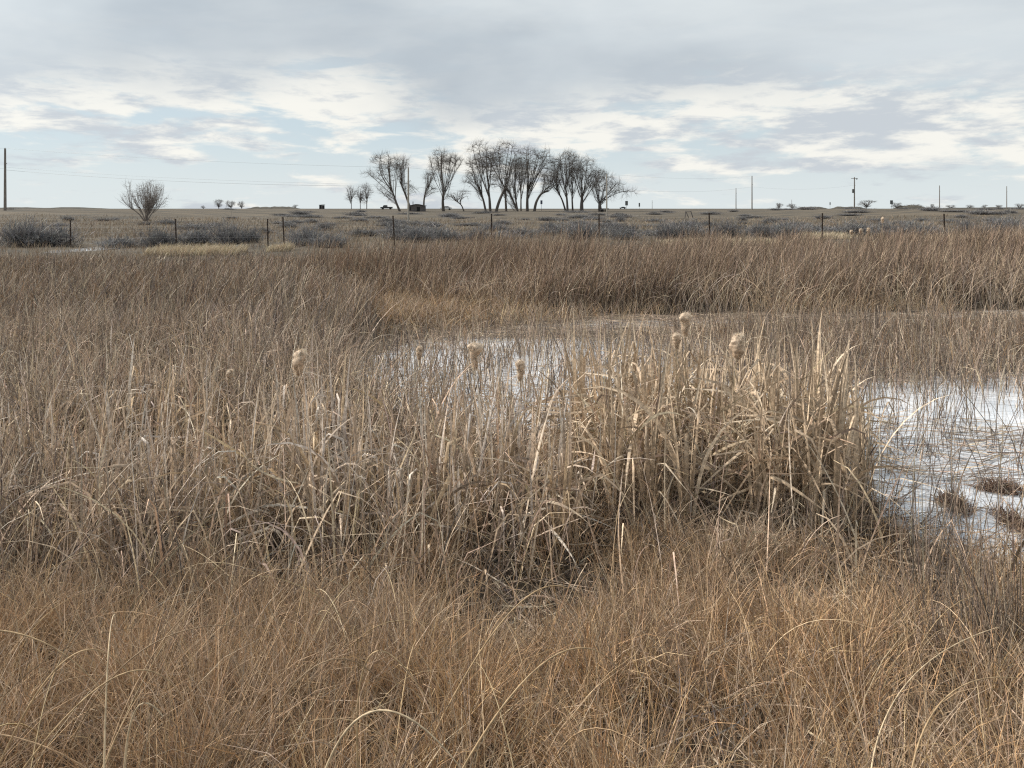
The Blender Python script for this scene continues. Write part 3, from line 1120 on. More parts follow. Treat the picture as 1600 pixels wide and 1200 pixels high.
# ------------------------------------------------------------------ long arching stems in the foreground, rush clumps, tussocks
def arch_stem(x0, y0, x1, y1, apex, D0, D1, label, r=.0042, pale=0):
    """rooted at pixel (x0,y0), arching over pixel apex, tip at (x1,y1)"""
    A, B = at(x0, y0, D0), at(x1, y1, D1)
    Cc = at(apex[0], apex[1], (D0 + D1) / 2)
    ctrl = Cc * 2 - (A + B) / 2

    def bez(t):
        return A * (1 - t) ** 2 + ctrl * (2 * t * (1 - t)) + B * t ** 2
    t0 = 0.0
    while t0 > -1.2:                                # follow the curve down to where it is rooted
        p = bez(t0)
        if p.z <= float(terrain(np.array([p.x]), np.array([p.y]))[0]):
            break
        t0 -= .02
    n = 26
    pts = [bez(t0 + (1 - t0) * i / n) for i in range(n + 1)]
    foot = pts[0].copy()
    loc = [p - foot for p in pts]
    V, q = tube_path(loc, [r * (1 - .72 * i / len(loc)) for i in range(len(loc))], 6)
    c = [(.48, .335, .19), (.64, .49, .315), (.31, .215, .13)][pale]
    o = link('arching_rush', np_mesh('arching_rush', V, q, [c] * len(V), M['reed']), None, foot)
    tag(o, label, 'rush stem', 'long arching stems over the near grass')


arch_stem(535, 1150, 720, 1200, (615, 1112), 1.75, 1.7, 'thick pale rush stem arching lowest at the bottom edge', .0046, 1)
arch_stem(735, 1180, 985, 1070, (880, 1018), 1.9, 2.1, 'tall straw-coloured rush stem arching over the middle grass', .0036, 0)
arch_stem(705, 1095, 925, 960, (835, 925), 2.6, 2.8, 'upper rush stem arching over the middle grass', .0040, 0)
arch_stem(560, 1090, 690, 1130, (600, 1018), 2.0, 2.0, 'rush stem arching beside the bottom middle grass', .0034, 0)
arch_stem(0, 985, 180, 1110, (100, 1022), 2.2, 2.2, 'rush stem drooping in from the left edge', .0036, 0)
arch_stem(30, 1130, 205, 1060, (125, 1018), 2.1, 2.2, 'broad rush stem arching low at the left', .0034, 0)
arch_stem(163, 1190, 180, 960, (170, 1010), 2.0, 2.3, 'upright rush stem with nodding tip at the left', .0034, 1)
arch_stem(60, 1170, 290, 1100, (200, 1050), 1.9, 2.0, 'rush stem arching over the grass near the lower left corner', .0032, 0)
arch_stem(195, 1195, 255, 1120, (215, 1105), 1.75, 1.75, 'short hooked rush stem at the bottom left', .0040, 1)
arch_stem(420, 1120, 590, 1060, (510, 1033), 2.1, 2.2, 'long low rush stem crossing the lower left grass', .0034, 2)
arch_stem(250, 1000, 420, 985, (330, 978), 2.7, 2.8, 'thin brown rush stem arching left of the middle', .0036, 2)
arch_stem(1430, 1180, 1590, 1060, (1490, 1080), 2.0, 2.2, 'rush stem leaning right in the lower right corner', .0036, 0)
arch_stem(1380, 1130, 1560, 980, (1450, 1035), 2.3, 2.6, 'straight rush stem slanting up at the lower right', .0034, 1)


def rush_clump(px, py, n, h, spread, label):
    p = on_plane(px, py, .12)
    z = float(terrain(np.array([p.x]), np.array([p.y]))[0])
    o = thing('rush_clump', label, 'rushes', (p.x, p.y, z), 0, 'dark rush clumps at the right')
    a = rng.random(n) * 6.283
    r = spread * np.sqrt(rng.random(n))
    base = np.stack([r * np.cos(a), r * np.sin(a), np.full(n, -.02)], -1)
    col = palette(n, DARKR + GREYB[:2])
    v, q, c = ribbons(base, a, np.abs(rng.normal(.10, .12, n)), rng.normal(.25, .3, n), h * (.55 + .5 * rng.random(n)), .004 + .003 * rng.random(n), 6, col, tube=True)
    link('stems', np_mesh('stems', v, q, c, M['reed']), o)
    m = n
    base = np.stack([spread * 1.5 * (rng.random(m) - .5) * 2, spread * 1.5 * (rng.random(m) - .5) * 2, np.zeros(m)], -1)
    v, q, c = ribbons(base, rng.random(m) * 6.283, np.abs(rng.normal(.6, .3, m)), rng.normal(.6, .3, m), .2 + .3 * rng.random(m), .004 + .003 * rng.random(m), 4, palette(m, GREYB + DARKR))
    link('dead_blades', np_mesh('dead_blades', v, q, c, M['reed']), o)


rush_clump(1447, 985, 64, 1.1, .15, 'upright dark rush clump in front of the open water')
rush_clump(1592, 1095, 170, .85, .22, 'dark rush clump cut by the right edge')
rush_clump(1520, 1135, 150, .60, .24, 'low shadowy rush clump in the lower right corner')
rush_clump(1530, 905, 26, 1.1, .30, 'thin rush clump at the near water edge by the right')


def tussock(px, py, rx, ry, h, label):
    p = on_plane(px, py)
    o = thing('tussock', label, 'tussock', (p.x, p.y, 0), random.uniform(0, 3), 'peaty tussocks in the open water')
    rings, seg = 7, 22
    V, q = [], []
    sd0 = random.random() * 30
    for i in range(rings + 1):
        t = i / rings
        for j in range(seg):
            a = 6.2832 * j / seg
            k = .7 + .6 * float(vnoise(2 * math.cos(a) + sd0, 2 * math.sin(a) + sd0, 1.0, 60))
            V.append((rx * t * k * math.cos(a), ry * t * k * math.sin(a), h * (1 - t ** 1.6) * (.7 + .6 * float(vnoise(4 * t * math.cos(a) + sd0, 4 * t * math.sin(a), 1.5, 61))) - .05 * t))
    for i in range(rings):
        for j in range(seg):
            q.append((i * seg + j, i * seg + (j + 1) % seg, (i + 1) * seg + (j + 1) % seg, (i + 1) * seg + j))
    link('mound', np_mesh('mound', V, q, None, M['tussock']), o)
    n = 520
    a = rng.random(n) * 6.283
    r = np.sqrt(rng.random(n)) * 1.05
    base = np.stack([rx * r * np.cos(a), ry * r * np.sin(a), h * (1 - r ** 1.6) * .8], -1)
    v, qq, c = ribbons(base, rng.random(n) * 6.283, np.abs(rng.normal(.8, .4, n)), rng.normal(.4, .4, n), .05 + .12 * rng.random(n), .0035 + .003 * rng.random(n), 3,
                       palette(n, [(.20, .12, .085), (.14, .09, .07), (.28, .19, .13), (.33, .25, .18)]), floor=np.zeros(n))
    link('dead_blades', np_mesh('dead_blades', v, qq, c, M['reed']), o)


tussock(1490, 792, .22, .11, .06, 'small reddish tussock in the bright water nearest the cattail clump')
tussock(1565, 768, .20, .10, .09, 'reddish tussock in the bright water, upper one by the right edge')
tussock(1590, 825, .32, .10, .07, 'long reddish tussock in the bright water, lower one at the right edge')
tussock(1348, 800, .16, .10, .10, 'dark wet tussock at the right foot of the cattail clump')
tussock(1395, 850, .18, .08, .05, 'flat tussock where the near bank meets the bright water')


# ------------------------------------------------------------------ F: field beyond the marsh
def field_grass():
    acc = Acc()
    n = 46000
    X, D = scatter(n, 26.0, 120.0, .75, 3.0, power=0)
    left = np.interp(X / D, [-.7, -.1, .2, .7], [24.0, 25.0, 28.5, 30.5])
    k = D > left
    X, D = X[k], D[k]
    n = len(X)
    base = np.stack([X, D, terrain(X, D)], -1)
    cl = vnoise(X * .4, D, .22, 71)
    straw = sstep(vnoise(X * .35, D, .30, 72), .58, .75)[:, None] * (D < 42)[:, None]
    col = palette(n, [(.30, .225, .155), (.25, .19, .135), (.35, .27, .185), (.20, .165, .135)])
    col = col * (1 - straw) + palette(n, [(.50, .40, .26), (.44, .35, .22)]) * straw
    acc.add(ribbons(base, sway(n, 0, .4), np.abs(rng.normal(.2, .15, n)), rng.normal(.5, .3, n), (.18 + .30 * rng.random(n)) * (.6 + .8 * cl),
                    (.012 + .012 * rng.random(n)) * np.interp(D, [26, 60, 120], [.8, 1.8, 3.2]), 2, col))
    kind(link('field_grass', acc.mesh('field_grass', M['grass'])), 'stuff', 'brown dry grass over the flat field beyond the marsh')
    # bright straw strips along the fence line
    acc = Acc()
    for (x0, x1, py, D0, dD, n) in ((228, 372, 392, 31.0, 1.6, 2600), (1040, 1215, 374, 35.5, 2.0, 3200), (1262, 1330, 360, 42.0, 3.0, 1400),
                                    (1440, 1600, 362, 39.5, 2.2, 2200), (1200, 1260, 374, 34.5, 1.2, 900), (415, 450, 388, 32.5, 1.2, 500)):
        a, b = at(x0, py, D0).x, at(x1, py, D0).x
        X = a + (b - a) * rng.random(n)
        D = D0 + dD * (rng.random(n) - .2)
        base = np.stack([X, D, terrain(X, D)], -1)
        acc.add(ribbons(base, sway(n, 0, .4), np.abs(rng.normal(.3, .2, n)), rng.normal(.6, .3, n), .22 + .25 * rng.random(n), .012 + .01 * rng.random(n), 3,
                        palette(n, [(.58, .475, .33), (.50, .41, .28), (.62, .52, .37)])))
    kind(link('straw_grass', acc.mesh('straw_grass', M['grass'])), 'stuff', 'bright straw-coloured grass strips along the fence')


field_grass()


# ------------------------------------------------------------------ bushes
def bush_parts(seed, n=420, tall=1.0):
    st = np.random.default_rng(seed)
    a = st.random(n) * 6.283
    til = np.abs(st.normal(.55, .42, n)).clip(0, 1.4)
    lob = .65 + .7 * vnoise(np.cos(a) * 1.6 + seed, np.sin(a) * 1.6, 1.0, seed % 7)
    L = (.35 + .65 * st.random(n)) * lob * (1.0 - .15 * til)
    base = np.stack([.16 * st.normal(size=n), .16 * st.normal(size=n), np.full(n, -.03)], -1)
    global rng
    keep, rng = rng, st
    branches = ribbons(base, a, til, st.normal(-.15, .3, n), L * tall, .012 + .008 * st.random(n), 4, palette(n, [(.17, .16, .16), (.24, .22, .215), (.13, .125, .13)]), floor=np.zeros(n))
    # fine twigs along the branches
    v = branches[0].reshape(n, 5, 2, 3).mean(2)
    m = n * 5
    bi = st.integers(0, n, m)
    t = .3 + .7 * st.random(m)
    f = t * 4
    k = np.minimum(f.astype(int), 3)
    p = v[bi, k] * (1 - (f - k))[:, None] + v[bi, k + 1] * (f - k)[:, None]
    twigs = ribbons(p, a[bi] + st.normal(0, 1.0, m), np.abs(st.normal(.5, .5, m)), st.normal(-.1, .4, m), .10 + .20 * st.random(m), .006 + .008 * st.random(m), 2,
                    palette(m, [(.188, .186, .192), (.25, .245, .243), (.132, .134, .142), (.30, .275, .25)]), floor=np.zeros(m), tip=.5)
    rng = keep
    return (np_mesh('branches', *branches[:2], branches[2], M['brush']), np_mesh('twigs', *twigs[:2], twigs[2], M['brush']))


BUSH = [bush_parts(100 + i, 330) for i in range(5)]


def bush(x, y, w, h, label, group=None, cat='bush'):
    z = float(terrain(np.array([x]), np.array([y]))[0])
    o = thing('brush_bush', label, cat, (x, y, z), random.uniform(0, 6.28), group)
    b, t = random.choice(BUSH)
    s = w / 1.5 * random.uniform(.95, 1.3)
    o.scale = (s, s * random.uniform(.8, 1.1), h / .82 * random.uniform(.7, .98))
    link('branches', b, o)
    link('twigs', t, o)
    return o


GB = 'grey-blue bushes along the fence'
near_bushes = [
    (38, 378, 36, 3.0, 1.25, 'broad grey-blue bush at the left edge behind the rushes'),
    (84, 376, 37, 2.2, 1.15, 'grey-blue bush just left of the leftmost fence post'),
    (185, 380, 37, 2.2, .80, 'low pale grey bush between the first and second fence posts from the left'),
    (252, 371, 37, 2.1, 1.25, 'rounded dark grey-blue bush just left of the second fence post'),
    (306, 376, 38, 2.2, .95, 'low grey bush just right of the second fence post'),
    (360, 375, 38, 2.1, 1.10, 'dark bush between the second fence post and the paired posts'),
    (392, 374, 39, 1.6, 1.00, 'dark bush touching the left one of the paired fence posts'),
    (478, 370, 37, 2.6, 1.35, 'large grey-blue bush with a spiky top right of the paired posts'),
    (515, 376, 35, 1.8, .95, 'low grey bush at the right side of the spiky-topped bush'),
    (648, 368, 40, 2.2, .95, 'faint grey bush right of the fence post below the shack'),
    (700, 366, 41, 2.2, .90, 'grey bush left of the fence post below the tall trees'),
    (745, 366, 42, 2.0, .95, 'grey bush touching the fence post below the tall trees'),
    (905, 360, 42, 2.6, 1.15, 'grey-blue bush left of the fence post below the right trees'),
    (925, 356, 46, 2.2, 1.05, 'grey-blue bush behind the fence post below the right trees'),
    (978, 366, 42, 2.3, .95, 'dark bush right of the fence post below the right trees'),
    (1045, 360, 43, 2.4, 1.20, 'dark grey-blue bush left of the sixth fence gap straw patch'),
    (1078, 362, 43, 2.2, 1.0, 'grey-blue bush just left of the post by the bright straw'),
    (1135, 358, 44, 2.4, 1.15, 'grey-blue bush behind the bright straw strip'),
    (1225, 362, 42, 2.8, 1.25, 'broad dark bush between the two middle right fence posts'),
    (1192, 360, 43, 1.8, 1.0, 'dark bush at the left side of the broad dark bush'),
    (1340, 352, 48, 2.8, 1.15, 'dark bush right of the straw patch by the right fence posts'),
    (1385, 354, 47, 2.3, 1.0, 'grey bush below the pale plume near the right'),
    (1440, 354, 46, 2.8, 1.10, 'grey-blue bush left of the rightmost fence post'),
    (1510, 352, 47, 2.6, 1.15, 'grey-blue bush right of the rightmost fence post'),
    (1572, 350, 47, 3.0, 1.25, 'broad grey-blue bush at the right edge'),
]
for px, py, D, w, h, lab in near_bushes:
    bush(at(px, py, D).x, D, w, h, lab, GB)
random.seed(77)
for i in range(175):
    u = random.random()
    D = 44 * (215 / 44) ** random.random()
    a = random.uniform(-.70, .72) if u < .35 else random.uniform(-.30, .72)
    if a < -.2 and D < 60 and random.random() < .6:
        continue
    posts = [110, 274, 430, 614, 768, 936, 1108, 1285, 1475]
    names = ['left of the first post', 'between first and second posts', 'between second and paired posts', 'just right of the paired posts',
             'between the posts below shack and trees', 'below the tall trees', 'just right of the trees',
             'below the two close poles', 'between the last two posts', 'right of the last post']
    gap = names[sum(800 + a * FPX > q for q in posts)]
    depth = 'near' if D < 75 else 'far'
    bush(a * D, D, random.uniform(1.5, 4.0) * (1 if D < 120 else 1.7), random.uniform(.30, .80), 'low grey sagebrush on the %s flat, %s' % (depth, gap), 'sagebrush on the flat')


# ------------------------------------------------------------------ bare trees grown towards crown outlines
def grow(path, crowns, n_attr, step, kill, seed, up=.18, limbs=True):
    """space colonisation: path is the trunk (list of Vectors), crowns are (centre, radii)"""
    rg = np.random.default_rng(seed)
    lumpy = []
    for c, r in crowns:                              # break each smooth outline into uneven lumps
        for _ in range(6):
            d = rg.normal(size=3)
            d /= np.linalg.norm(d)
            k = rg.uniform(.38, .66)
            lumpy.append((np.array(c) + d * np.array(r) * rg.uniform(.45, .85) + np.array([0, 0, .06 * r[2]]), np.array(r) * k * np.array([1.2, 1.2, 1.0])))
    crowns = lumpy if limbs else crowns
    vol = np.array([c[1][0] * c[1][2] for c in crowns])
    A = []
    for (c, r), k in zip(crowns, np.maximum(8, (n_attr * vol / vol.sum())).astype(int)):
        d = rg.normal(size=(k, 3))
        d /= np.linalg.norm(d, axis=1)[:, None]
        rad = rg.random(k) ** (1 / 3.2)
        low = d[:, 2] < -.1
        d[low & (rg.random(k) < .6), 2] *= -1
        A.append(np.array(c) + d * rad[:, None] * np.array(r))
    A = np.concatenate(A)
    nodes, parent = [], []
    for i in range(len(path) - 1):
        a, b = np.array(path[i]), np.array(path[i + 1])
        m = max(1, int(np.linalg.norm(b - a) / step))
        for j in range(m):
            nodes.append(a + (b - a) * j / m)
            parent.append(len(nodes) - 2)
    nodes.append(np.array(path[-1]))
    parent.append(len(nodes) - 2)
    ntrunk = len(nodes)
    # main limbs sweeping up from the upper trunk into the crown
    for (c, r), share in zip(crowns, vol / vol.sum()):
        k = 1 + int(share > .12) if limbs else 0
        for j in range(k):
            a = rg.random() * 6.283 + j * 2.4
            rr = .2 + .6 * rg.random()
            T = np.array(c) + np.array(r) * np.array([rr * math.cos(a), rr * math.sin(a), .15 + .6 * rg.random() * (1.1 - rr)])
            s0 = int(ntrunk * (.40 + .60 * rg.random()))
            s0 = min(s0, ntrunk - 1)
            p0 = nodes[s0]
            d0 = nodes[s0] - nodes[max(s0 - 2, 0)]
            d0 = d0 / (np.linalg.norm(d0) + 1e-9)
            dist = np.linalg.norm(T - p0)
            mid = p0 + d0 * dist * .25 + np.array([T[0] - p0[0], T[1] - p0[1], 0]) * .45 + np.array([0, 0, dist * .12])
            m = max(3, int(dist / step))
            prev = s0
            wv = rg.normal(0, .035 * dist, 3)
            for q in range(1, m + 1):
                t = q / m
                nodes.append(p0 * (1 - t) ** 2 + mid * (2 * t * (1 - t)) + T * t * t + wv * math.sin(t * 7.0) * .5)
                parent.append(prev)
                prev = len(nodes) - 1
    best = np.full(len(A), 1e9)
    who = np.zeros(len(A), int)
    new = list(range(int(ntrunk * .6), len(nodes)))
    alive = np.ones(len(A), bool)
    tried = {}
    for it in range(140):
        for k in new:
            d = np.linalg.norm(A - nodes[k], axis=1)
            u = d < best
            best[u] = d[u]
            who[u] = k
        alive &= best > kill
        if not alive.any():
            break
        acc = {}
        idx = np.nonzero(alive)[0]
        for i in idx:
            k = who[i]
            v = (A[i] - nodes[k]) / best[i]
            if k in acc:
                acc[k] = acc[k] + v
            else:
                acc[k] = v
        new = []
        for k, v in acc.items():
            if tried.get(k, 0) >= 3:
                continue
            tried[k] = tried.get(k, 0) + 1
            v = v / (np.linalg.norm(v) + 1e-9)
            v = v + np.array([0, 0, up]) + rg.normal(0, .22, 3)
            v /= np.linalg.norm(v)
            nodes.append(nodes[k] + v * step)
            parent.append(k)
            new.append(len(nodes) - 1)
        if not new or len(nodes) > 3200:
            break
    return np.array(nodes), np.array(parent), ntrunk


def smooth_path(p):
    if len(p) < 3:
        return p
    q = [p[0]] + list(p) + [p[-1]]
    out = []
    for i in range(1, len(q) - 2):
        a, b, c, d = q[i - 1], q[i], q[i + 1], q[i + 2]
        for k in range(6):
            t = k / 6
            out.append(.5 * ((2 * b) + (c - a) * t + (2 * a - 5 * b + 4 * c - d) * t * t + (3 * b - a - 3 * c + d) * t ** 3))
    out.append(p[-1])
    return out


def tree_meshes(path, crowns, r0, seed, n_attr=420, step=.5, kill=.72, tip=.03, twig=1.5, col=(.115, .098, .085), up=.08, twigs_per=7):
    n_attr = int(n_attr * 1.5)
    nodes, parent, nt = grow(smooth_path(path), crowns, n_attr, step, kill, seed, up)
    n = len(nodes)
    rad = np.zeros(n)
    kids = np.bincount(parent[parent >= 0], minlength=n)
    rad[kids == 0] = tip ** 2.3
    for i in range(n - 1, 0, -1):
        if rad[i] == 0:
            rad[i] = tip ** 2.3
        rad[parent[i]] += rad[i]
    rad = rad ** (1 / 2.3)
    # keep the trunk as stout as photographed
    k = r0 / max(rad[0], 1e-6)
    rad = np.where(rad > tip * 2, tip * 2 + (rad - tip * 2) * min(max(k, .4), .8), rad)
    rad[:nt] = np.maximum(rad[:nt], np.linspace(r0, r0 * .5, nt))

    def tubes(ids, sides):
        V, q, m = [], [], 0
        for i in ids:
            a, b = nodes[parent[i]], nodes[i]
            d = b - a
            d = d / (np.linalg.norm(d) + 1e-9)
            ref = np.array([0, 1.0, 0]) if abs(d[1]) < .9 else np.array([1.0, 0, 0])
            e = np.cross(d, ref)
            e /= np.linalg.norm(e)
            f = np.cross(d, e)
            ra = min(rad[parent[i]], rad[i] * 1.35)
            for (p, r) in ((a, ra), (b + d * rad[i] * .3, rad[i])):
                for s in range(sides):
                    t = 6.28318 * s / sides
                    V.append(p + r * (e * math.cos(t) + f * math.sin(t)))
            q += [(m + s, m + (s + 1) % sides, m + sides + (s + 1) % sides, m + sides + s) for s in range(sides)]
            m += 2 * sides
        return np.array(V), np.array(q)
    tv, tq = tubes(range(1, nt), 7)
    bv, bq = tubes([i for i in range(nt, n)], 4)
    st = np.random.default_rng(seed + 1)
    ends = np.nonzero((rad < tip * 2.4) & (np.arange(n) >= nt))[0]
    ends = np.repeat(ends, twigs_per)
    m = len(ends)
    d = nodes[ends] - nodes[parent[ends]]
    d = d / (np.linalg.norm(d, axis=1)[:, None] + 1e-9) + st.normal(0, .55, (m, 3)) + np.array([0, 0, .25])
    d /= np.linalg.norm(d, axis=1)[:, None]
    az, ti = np.arctan2(d[:, 1], d[:, 0]), np.arccos(np.clip(d[:, 2], -1, 1))
    tw = ribbons(nodes[ends], az, ti, st.normal(-.25, .3, m), twig * (.5 + st.random(m)), np.full(m, tip * .8), 2, np.tile(np.array(col) * 1.15, (m, 1)), floor=np.full(m, -99.), tip=.4)
    tm = np_mesh('trunk', tv, tq, np.tile(col, (len(tv), 1)), M['bark'])
    V = np.concatenate([bv, tw[0]])
    Q = np.concatenate([bq, tw[1] + len(bv)])
    cm = np_mesh('crown', V, Q, np.concatenate([np.tile(col, (len(bv), 1)), tw[2]]), M['bark'])
    return tm, cm


def photo_tree(label, D, trunk, crowns, r0, seed, group='bare cottonwoods on the skyline', **kw):
    """trunk and crown outlines given as they appear in the photograph, grown in 3D at distance D"""
    base = at(trunk[0][0], trunk[0][1], D)
    gz = float(terrain(np.array([base.x]), np.array([D]))[0])
    base.z = gz - .1
    s = D / FPX
    rg = random.Random(seed)
    path = [Vector((0, 0, 0))]
    for (x, y) in trunk[1:]:
        p = at(x, y, D) - base
        path.append(Vector((p.x, rg.uniform(-.4, .4), p.z)))
    cr = []
    for (x, y, rx, ry) in crowns:
        p = at(x, y, D) - base
        cr.append(((p.x, rg.uniform(-.15, .15) * rx * s, p.z), (1.48 * rx * s, 1.15 * rx * s, 1.02 * ry * s)))
    o = thing('bare_tree', label, 'tree', base, 0, group)
    tm, cm = tree_meshes(path, cr, r0 * .78, seed, **kw)
    link('trunk', tm, o)
    link('crown', cm, o)
    return o


TD = 230.0
photo_tree('bare tree leaning left of the utility pole, outermost of the tall group', TD, [(625, 331), (620, 318), (612, 296)], [(600, 272, 19, 22), (612, 258, 14, 11), (602, 305, 9, 12)], .52, 1)
photo_tree('bare tree directly behind the utility pole, leaning left over the shack', TD + 6, [(643, 330), (634, 306), (625, 284)], [(622, 258, 9, 16), (630, 262, 7, 14), (642, 298, 7, 9)], .50, 2, n_attr=260)
photo_tree('small crooked bare tree behind the right end of the shack', TD + 8, [(662, 331), (663, 310), (667, 293)], [(672, 277, 9, 14), (676, 298, 8, 7)], .42, 3, n_attr=200)
photo_tree('lone vase-shaped bare tree right of the shack', TD, [(693, 332), (692, 315), (693, 300)], [(697, 262, 20, 26), (686, 256, 11, 18), (712, 262, 8, 18)], .66, 4, n_attr=460)
photo_tree('stunted small bare tree between the lone tree and the tall row', TD - 4, [(725, 332), (721, 321), (714, 315)], [(712, 306, 12, 9), (724, 304, 7, 9)], .28, 5, n_attr=160, tip=.03, twig=.9)
photo_tree('bare tree leaning left at the start of the tall row', TD + 4, [(759, 332), (755, 312), (748, 292)], [(738, 268, 13, 20), (732, 284, 8, 9), (748, 272, 10, 22)], .50, 6, n_attr=360)
photo_tree('tallest bare tree, second in the tall row', TD, [(766, 332), (765, 312), (763, 295)], [(758, 252, 18, 28), (768, 256, 12, 28)], .62, 7, n_attr=520)
photo_tree('broken bare tree with a dark knot and fallen limb in the tall row', TD - 6, [(775, 332), (780, 315), (788, 297), (793, 296), (800, 310), (808, 328)], [(783, 286, 11, 11), (797, 290, 8, 9)], .60, 8, n_attr=150, tip=.03)
photo_tree('tall straight bare tree just behind the broken one', TD + 5, [(791, 332), (790, 310), (789, 290)], [(786, 252, 17, 27), (800, 254, 13, 26)], .52, 9, n_attr=520)
photo_tree('slender twin-limbed bare tree in the middle of the row', TD + 3, [(809, 332), (806, 312), (805, 292)], [(806, 272, 9, 22), (815, 268, 8, 24)], .42, 10, n_attr=280)
photo_tree('slim upright bare tree touching the slender twin-limbed tree', TD + 9, [(814, 332), (814, 312), (814, 290)], [(815, 262, 10, 24)], .36, 11, n_attr=240)
photo_tree('thick upright bare tree with a broad crown right of the row middle', TD, [(824, 333), (824, 312), (825, 293)], [(836, 256, 22, 28), (826, 262, 12, 24), (850, 258, 10, 20)], .66, 12, n_attr=560)
photo_tree('bare tree with a bowed trunk sweeping right', TD - 3, [(835, 333), (838, 316), (846, 303), (858, 298)], [(858, 282, 14, 16), (848, 284, 10, 14)], .58, 13, n_attr=300)
photo_tree('bare tree of crossing thin trunks in the right group, leaning left', TD + 5, [(884, 332), (878, 312), (870, 296)], [(868, 272, 10, 24), (862, 284, 8, 14)], .40, 14, n_attr=300)
photo_tree('dense bare tree at the left of the right group', TD, [(887, 332), (886, 312), (884, 294)], [(878, 262, 14, 24), (888, 266, 10, 22)], .50, 15, n_attr=480)
photo_tree('narrow bare tree in the right group', TD + 4, [(895, 332), (894, 312), (894, 294)], [(896, 270, 9, 22)], .40, 16, n_attr=220)
photo_tree('massive low-forking bare tree of the right group', TD - 2, [(909, 333), (909, 318), (910, 305)], [(914, 272, 20, 26), (903, 264, 12, 20), (930, 272, 11, 20)], .82, 17, n_attr=640)
photo_tree('stubby bare tree with a knotted stump and limbs spreading right', TD - 5, [(938, 331), (937, 322), (937, 317)], [(945, 296, 17, 22), (962, 298, 19, 12), (930, 296, 9, 14)], .80, 18, n_attr=420)
for i, (px, top, w, lab) in enumerate([(549, 295, 5, 'thin far poplar, leftmost of the small trio'), (563, 291, 4, 'thin far poplar, middle of the small trio'), (573, 292, 6, 'thin far poplar, rightmost of the small trio')]):
    photo_tree(lab, 330, [(px, 330), (px, 318), (px, 310)], [(px, (top + 318) / 2, w, (318 - top) / 2 + 2)], .22, 40 + i, n_attr=170, tip=.04, group='far poplar trio', col=(.15, .13, .12))


# the big leafless shrub at the left
def big_shrub():
    D = 100.0
    base = at(228, 346, D)
    base.z = float(terrain(np.array([base.x]), np.array([D]))[0]) - .05
    o = thing('bare_shrub', 'large rounded leafless shrub standing alone in the left field', 'shrub', base)
    s = D / FPX
    st = np.random.default_rng(8)
    V, Q, C, n0 = [], [], [], 0
    for k in range(11):
        a = st.random() * 6.283
        r = st.uniform(.4, 2.3)
        path = [Vector((.1 * math.cos(a), .1 * math.sin(a), 0)), Vector((r * .45 * math.cos(a), r * .45 * math.sin(a), 1.0)), Vector((r * math.cos(a), r * math.sin(a), 2.4 - .35 * r))]
        cr = [((r * 1.2 * math.cos(a), r * 1.2 * math.sin(a), 4.1 - .35 * r), (1.35, 1.35, 1.55)), ((r * 1.6 * math.cos(a), r * 1.6 * math.sin(a), 2.6), (.9, .9, 1.0))]
        tm, cm = tree_meshes(path, cr, .085, 300 + k, n_attr=38, step=.30, kill=.40, tip=.013, twig=.6, col=(.20, .17, .15), up=.1, twigs_per=3)
        tm.name = 'stem'
        link('stem', tm, o)
        link('branches', cm, o)


big_shrub()


# distant small trees on the skyline
def far_trees():
    protos = []
    for k in range(3):
        path = [Vector((0, 0, 0)), Vector((.2, 0, .8)), Vector((0, .2, 1.5))]
        cr = [((0, 0, 4.2), (3.8, 3.2, 3.2)), ((1.8 - 1.8 * k, 0, 3.0), (2.6, 2.5, 2.2))]
        protos.append(tree_meshes(path, cr, .35, 400 + k, n_attr=230, step=.6, kill=.9, tip=.055, twig=1.3, col=(.13, .115, .105)))
    spec = [(318, 321, 7, 650, 'tiny far tree left of the small skyline trees'), (342, 312, 15, 600, 'small skyline tree, leftmost of three right of the lone shrub'),
            (361, 313, 13, 600, 'small skyline tree, middle of three right of the lone shrub'), (378, 314, 12, 600, 'small skyline tree, rightmost of three right of the lone shrub'),
            (461, 320, 9, 800, 'tiny far tree at the end of the dark rise left of the black shed'), (1217, 317, 14, 640, 'round skyline tree with a taller spike, right of the tall lone pole'),
            (1238, 318, 18, 700, 'flat skyline tree beside the round one'), (1354, 313, 24, 620, 'bushy skyline tree just right of the pole with a transformer'),
            (1402, 316, 14, 640, 'skyline tree under the road sign at the right'), (1426, 319, 34, 680, 'broad low skyline tree mass right of the road sign'),
            (1457, 319, 8, 760, 'tiny skyline tree left of the thin right pole'), (1484, 320, 12, 800, 'tiny skyline tree just right of the thin right pole'),
            (1515, 320, 14, 800, 'tiny skyline tree between the two thin right poles'), (1538, 320, 9, 800, 'small skyline tree midway between the thin right poles'),
            (1562, 320, 12, 800, 'tiny skyline tree just left of the rightmost pole'), (1592, 318, 18, 760, 'skyline tree at the right edge')]
    for i, (px, top, wpx, D, lab) in enumerate(spec):
        b = at(px, 326, D)
        b.z = float(terrain(np.array([b.x]), np.array([D]))[0]) - .1
        o = thing('skyline_tree', lab, 'tree', b, random.uniform(0, 6), 'small trees on the far skyline')
        h = at(px, top, D).z - b.z
        w = wpx * D / FPX
        o.scale = (w / 8.0, w / 8.0, h / 8.0)
        tm, cm = protos[i % 3]
        link('trunk', tm, o)
        link('crown', cm, o)


far_trees()


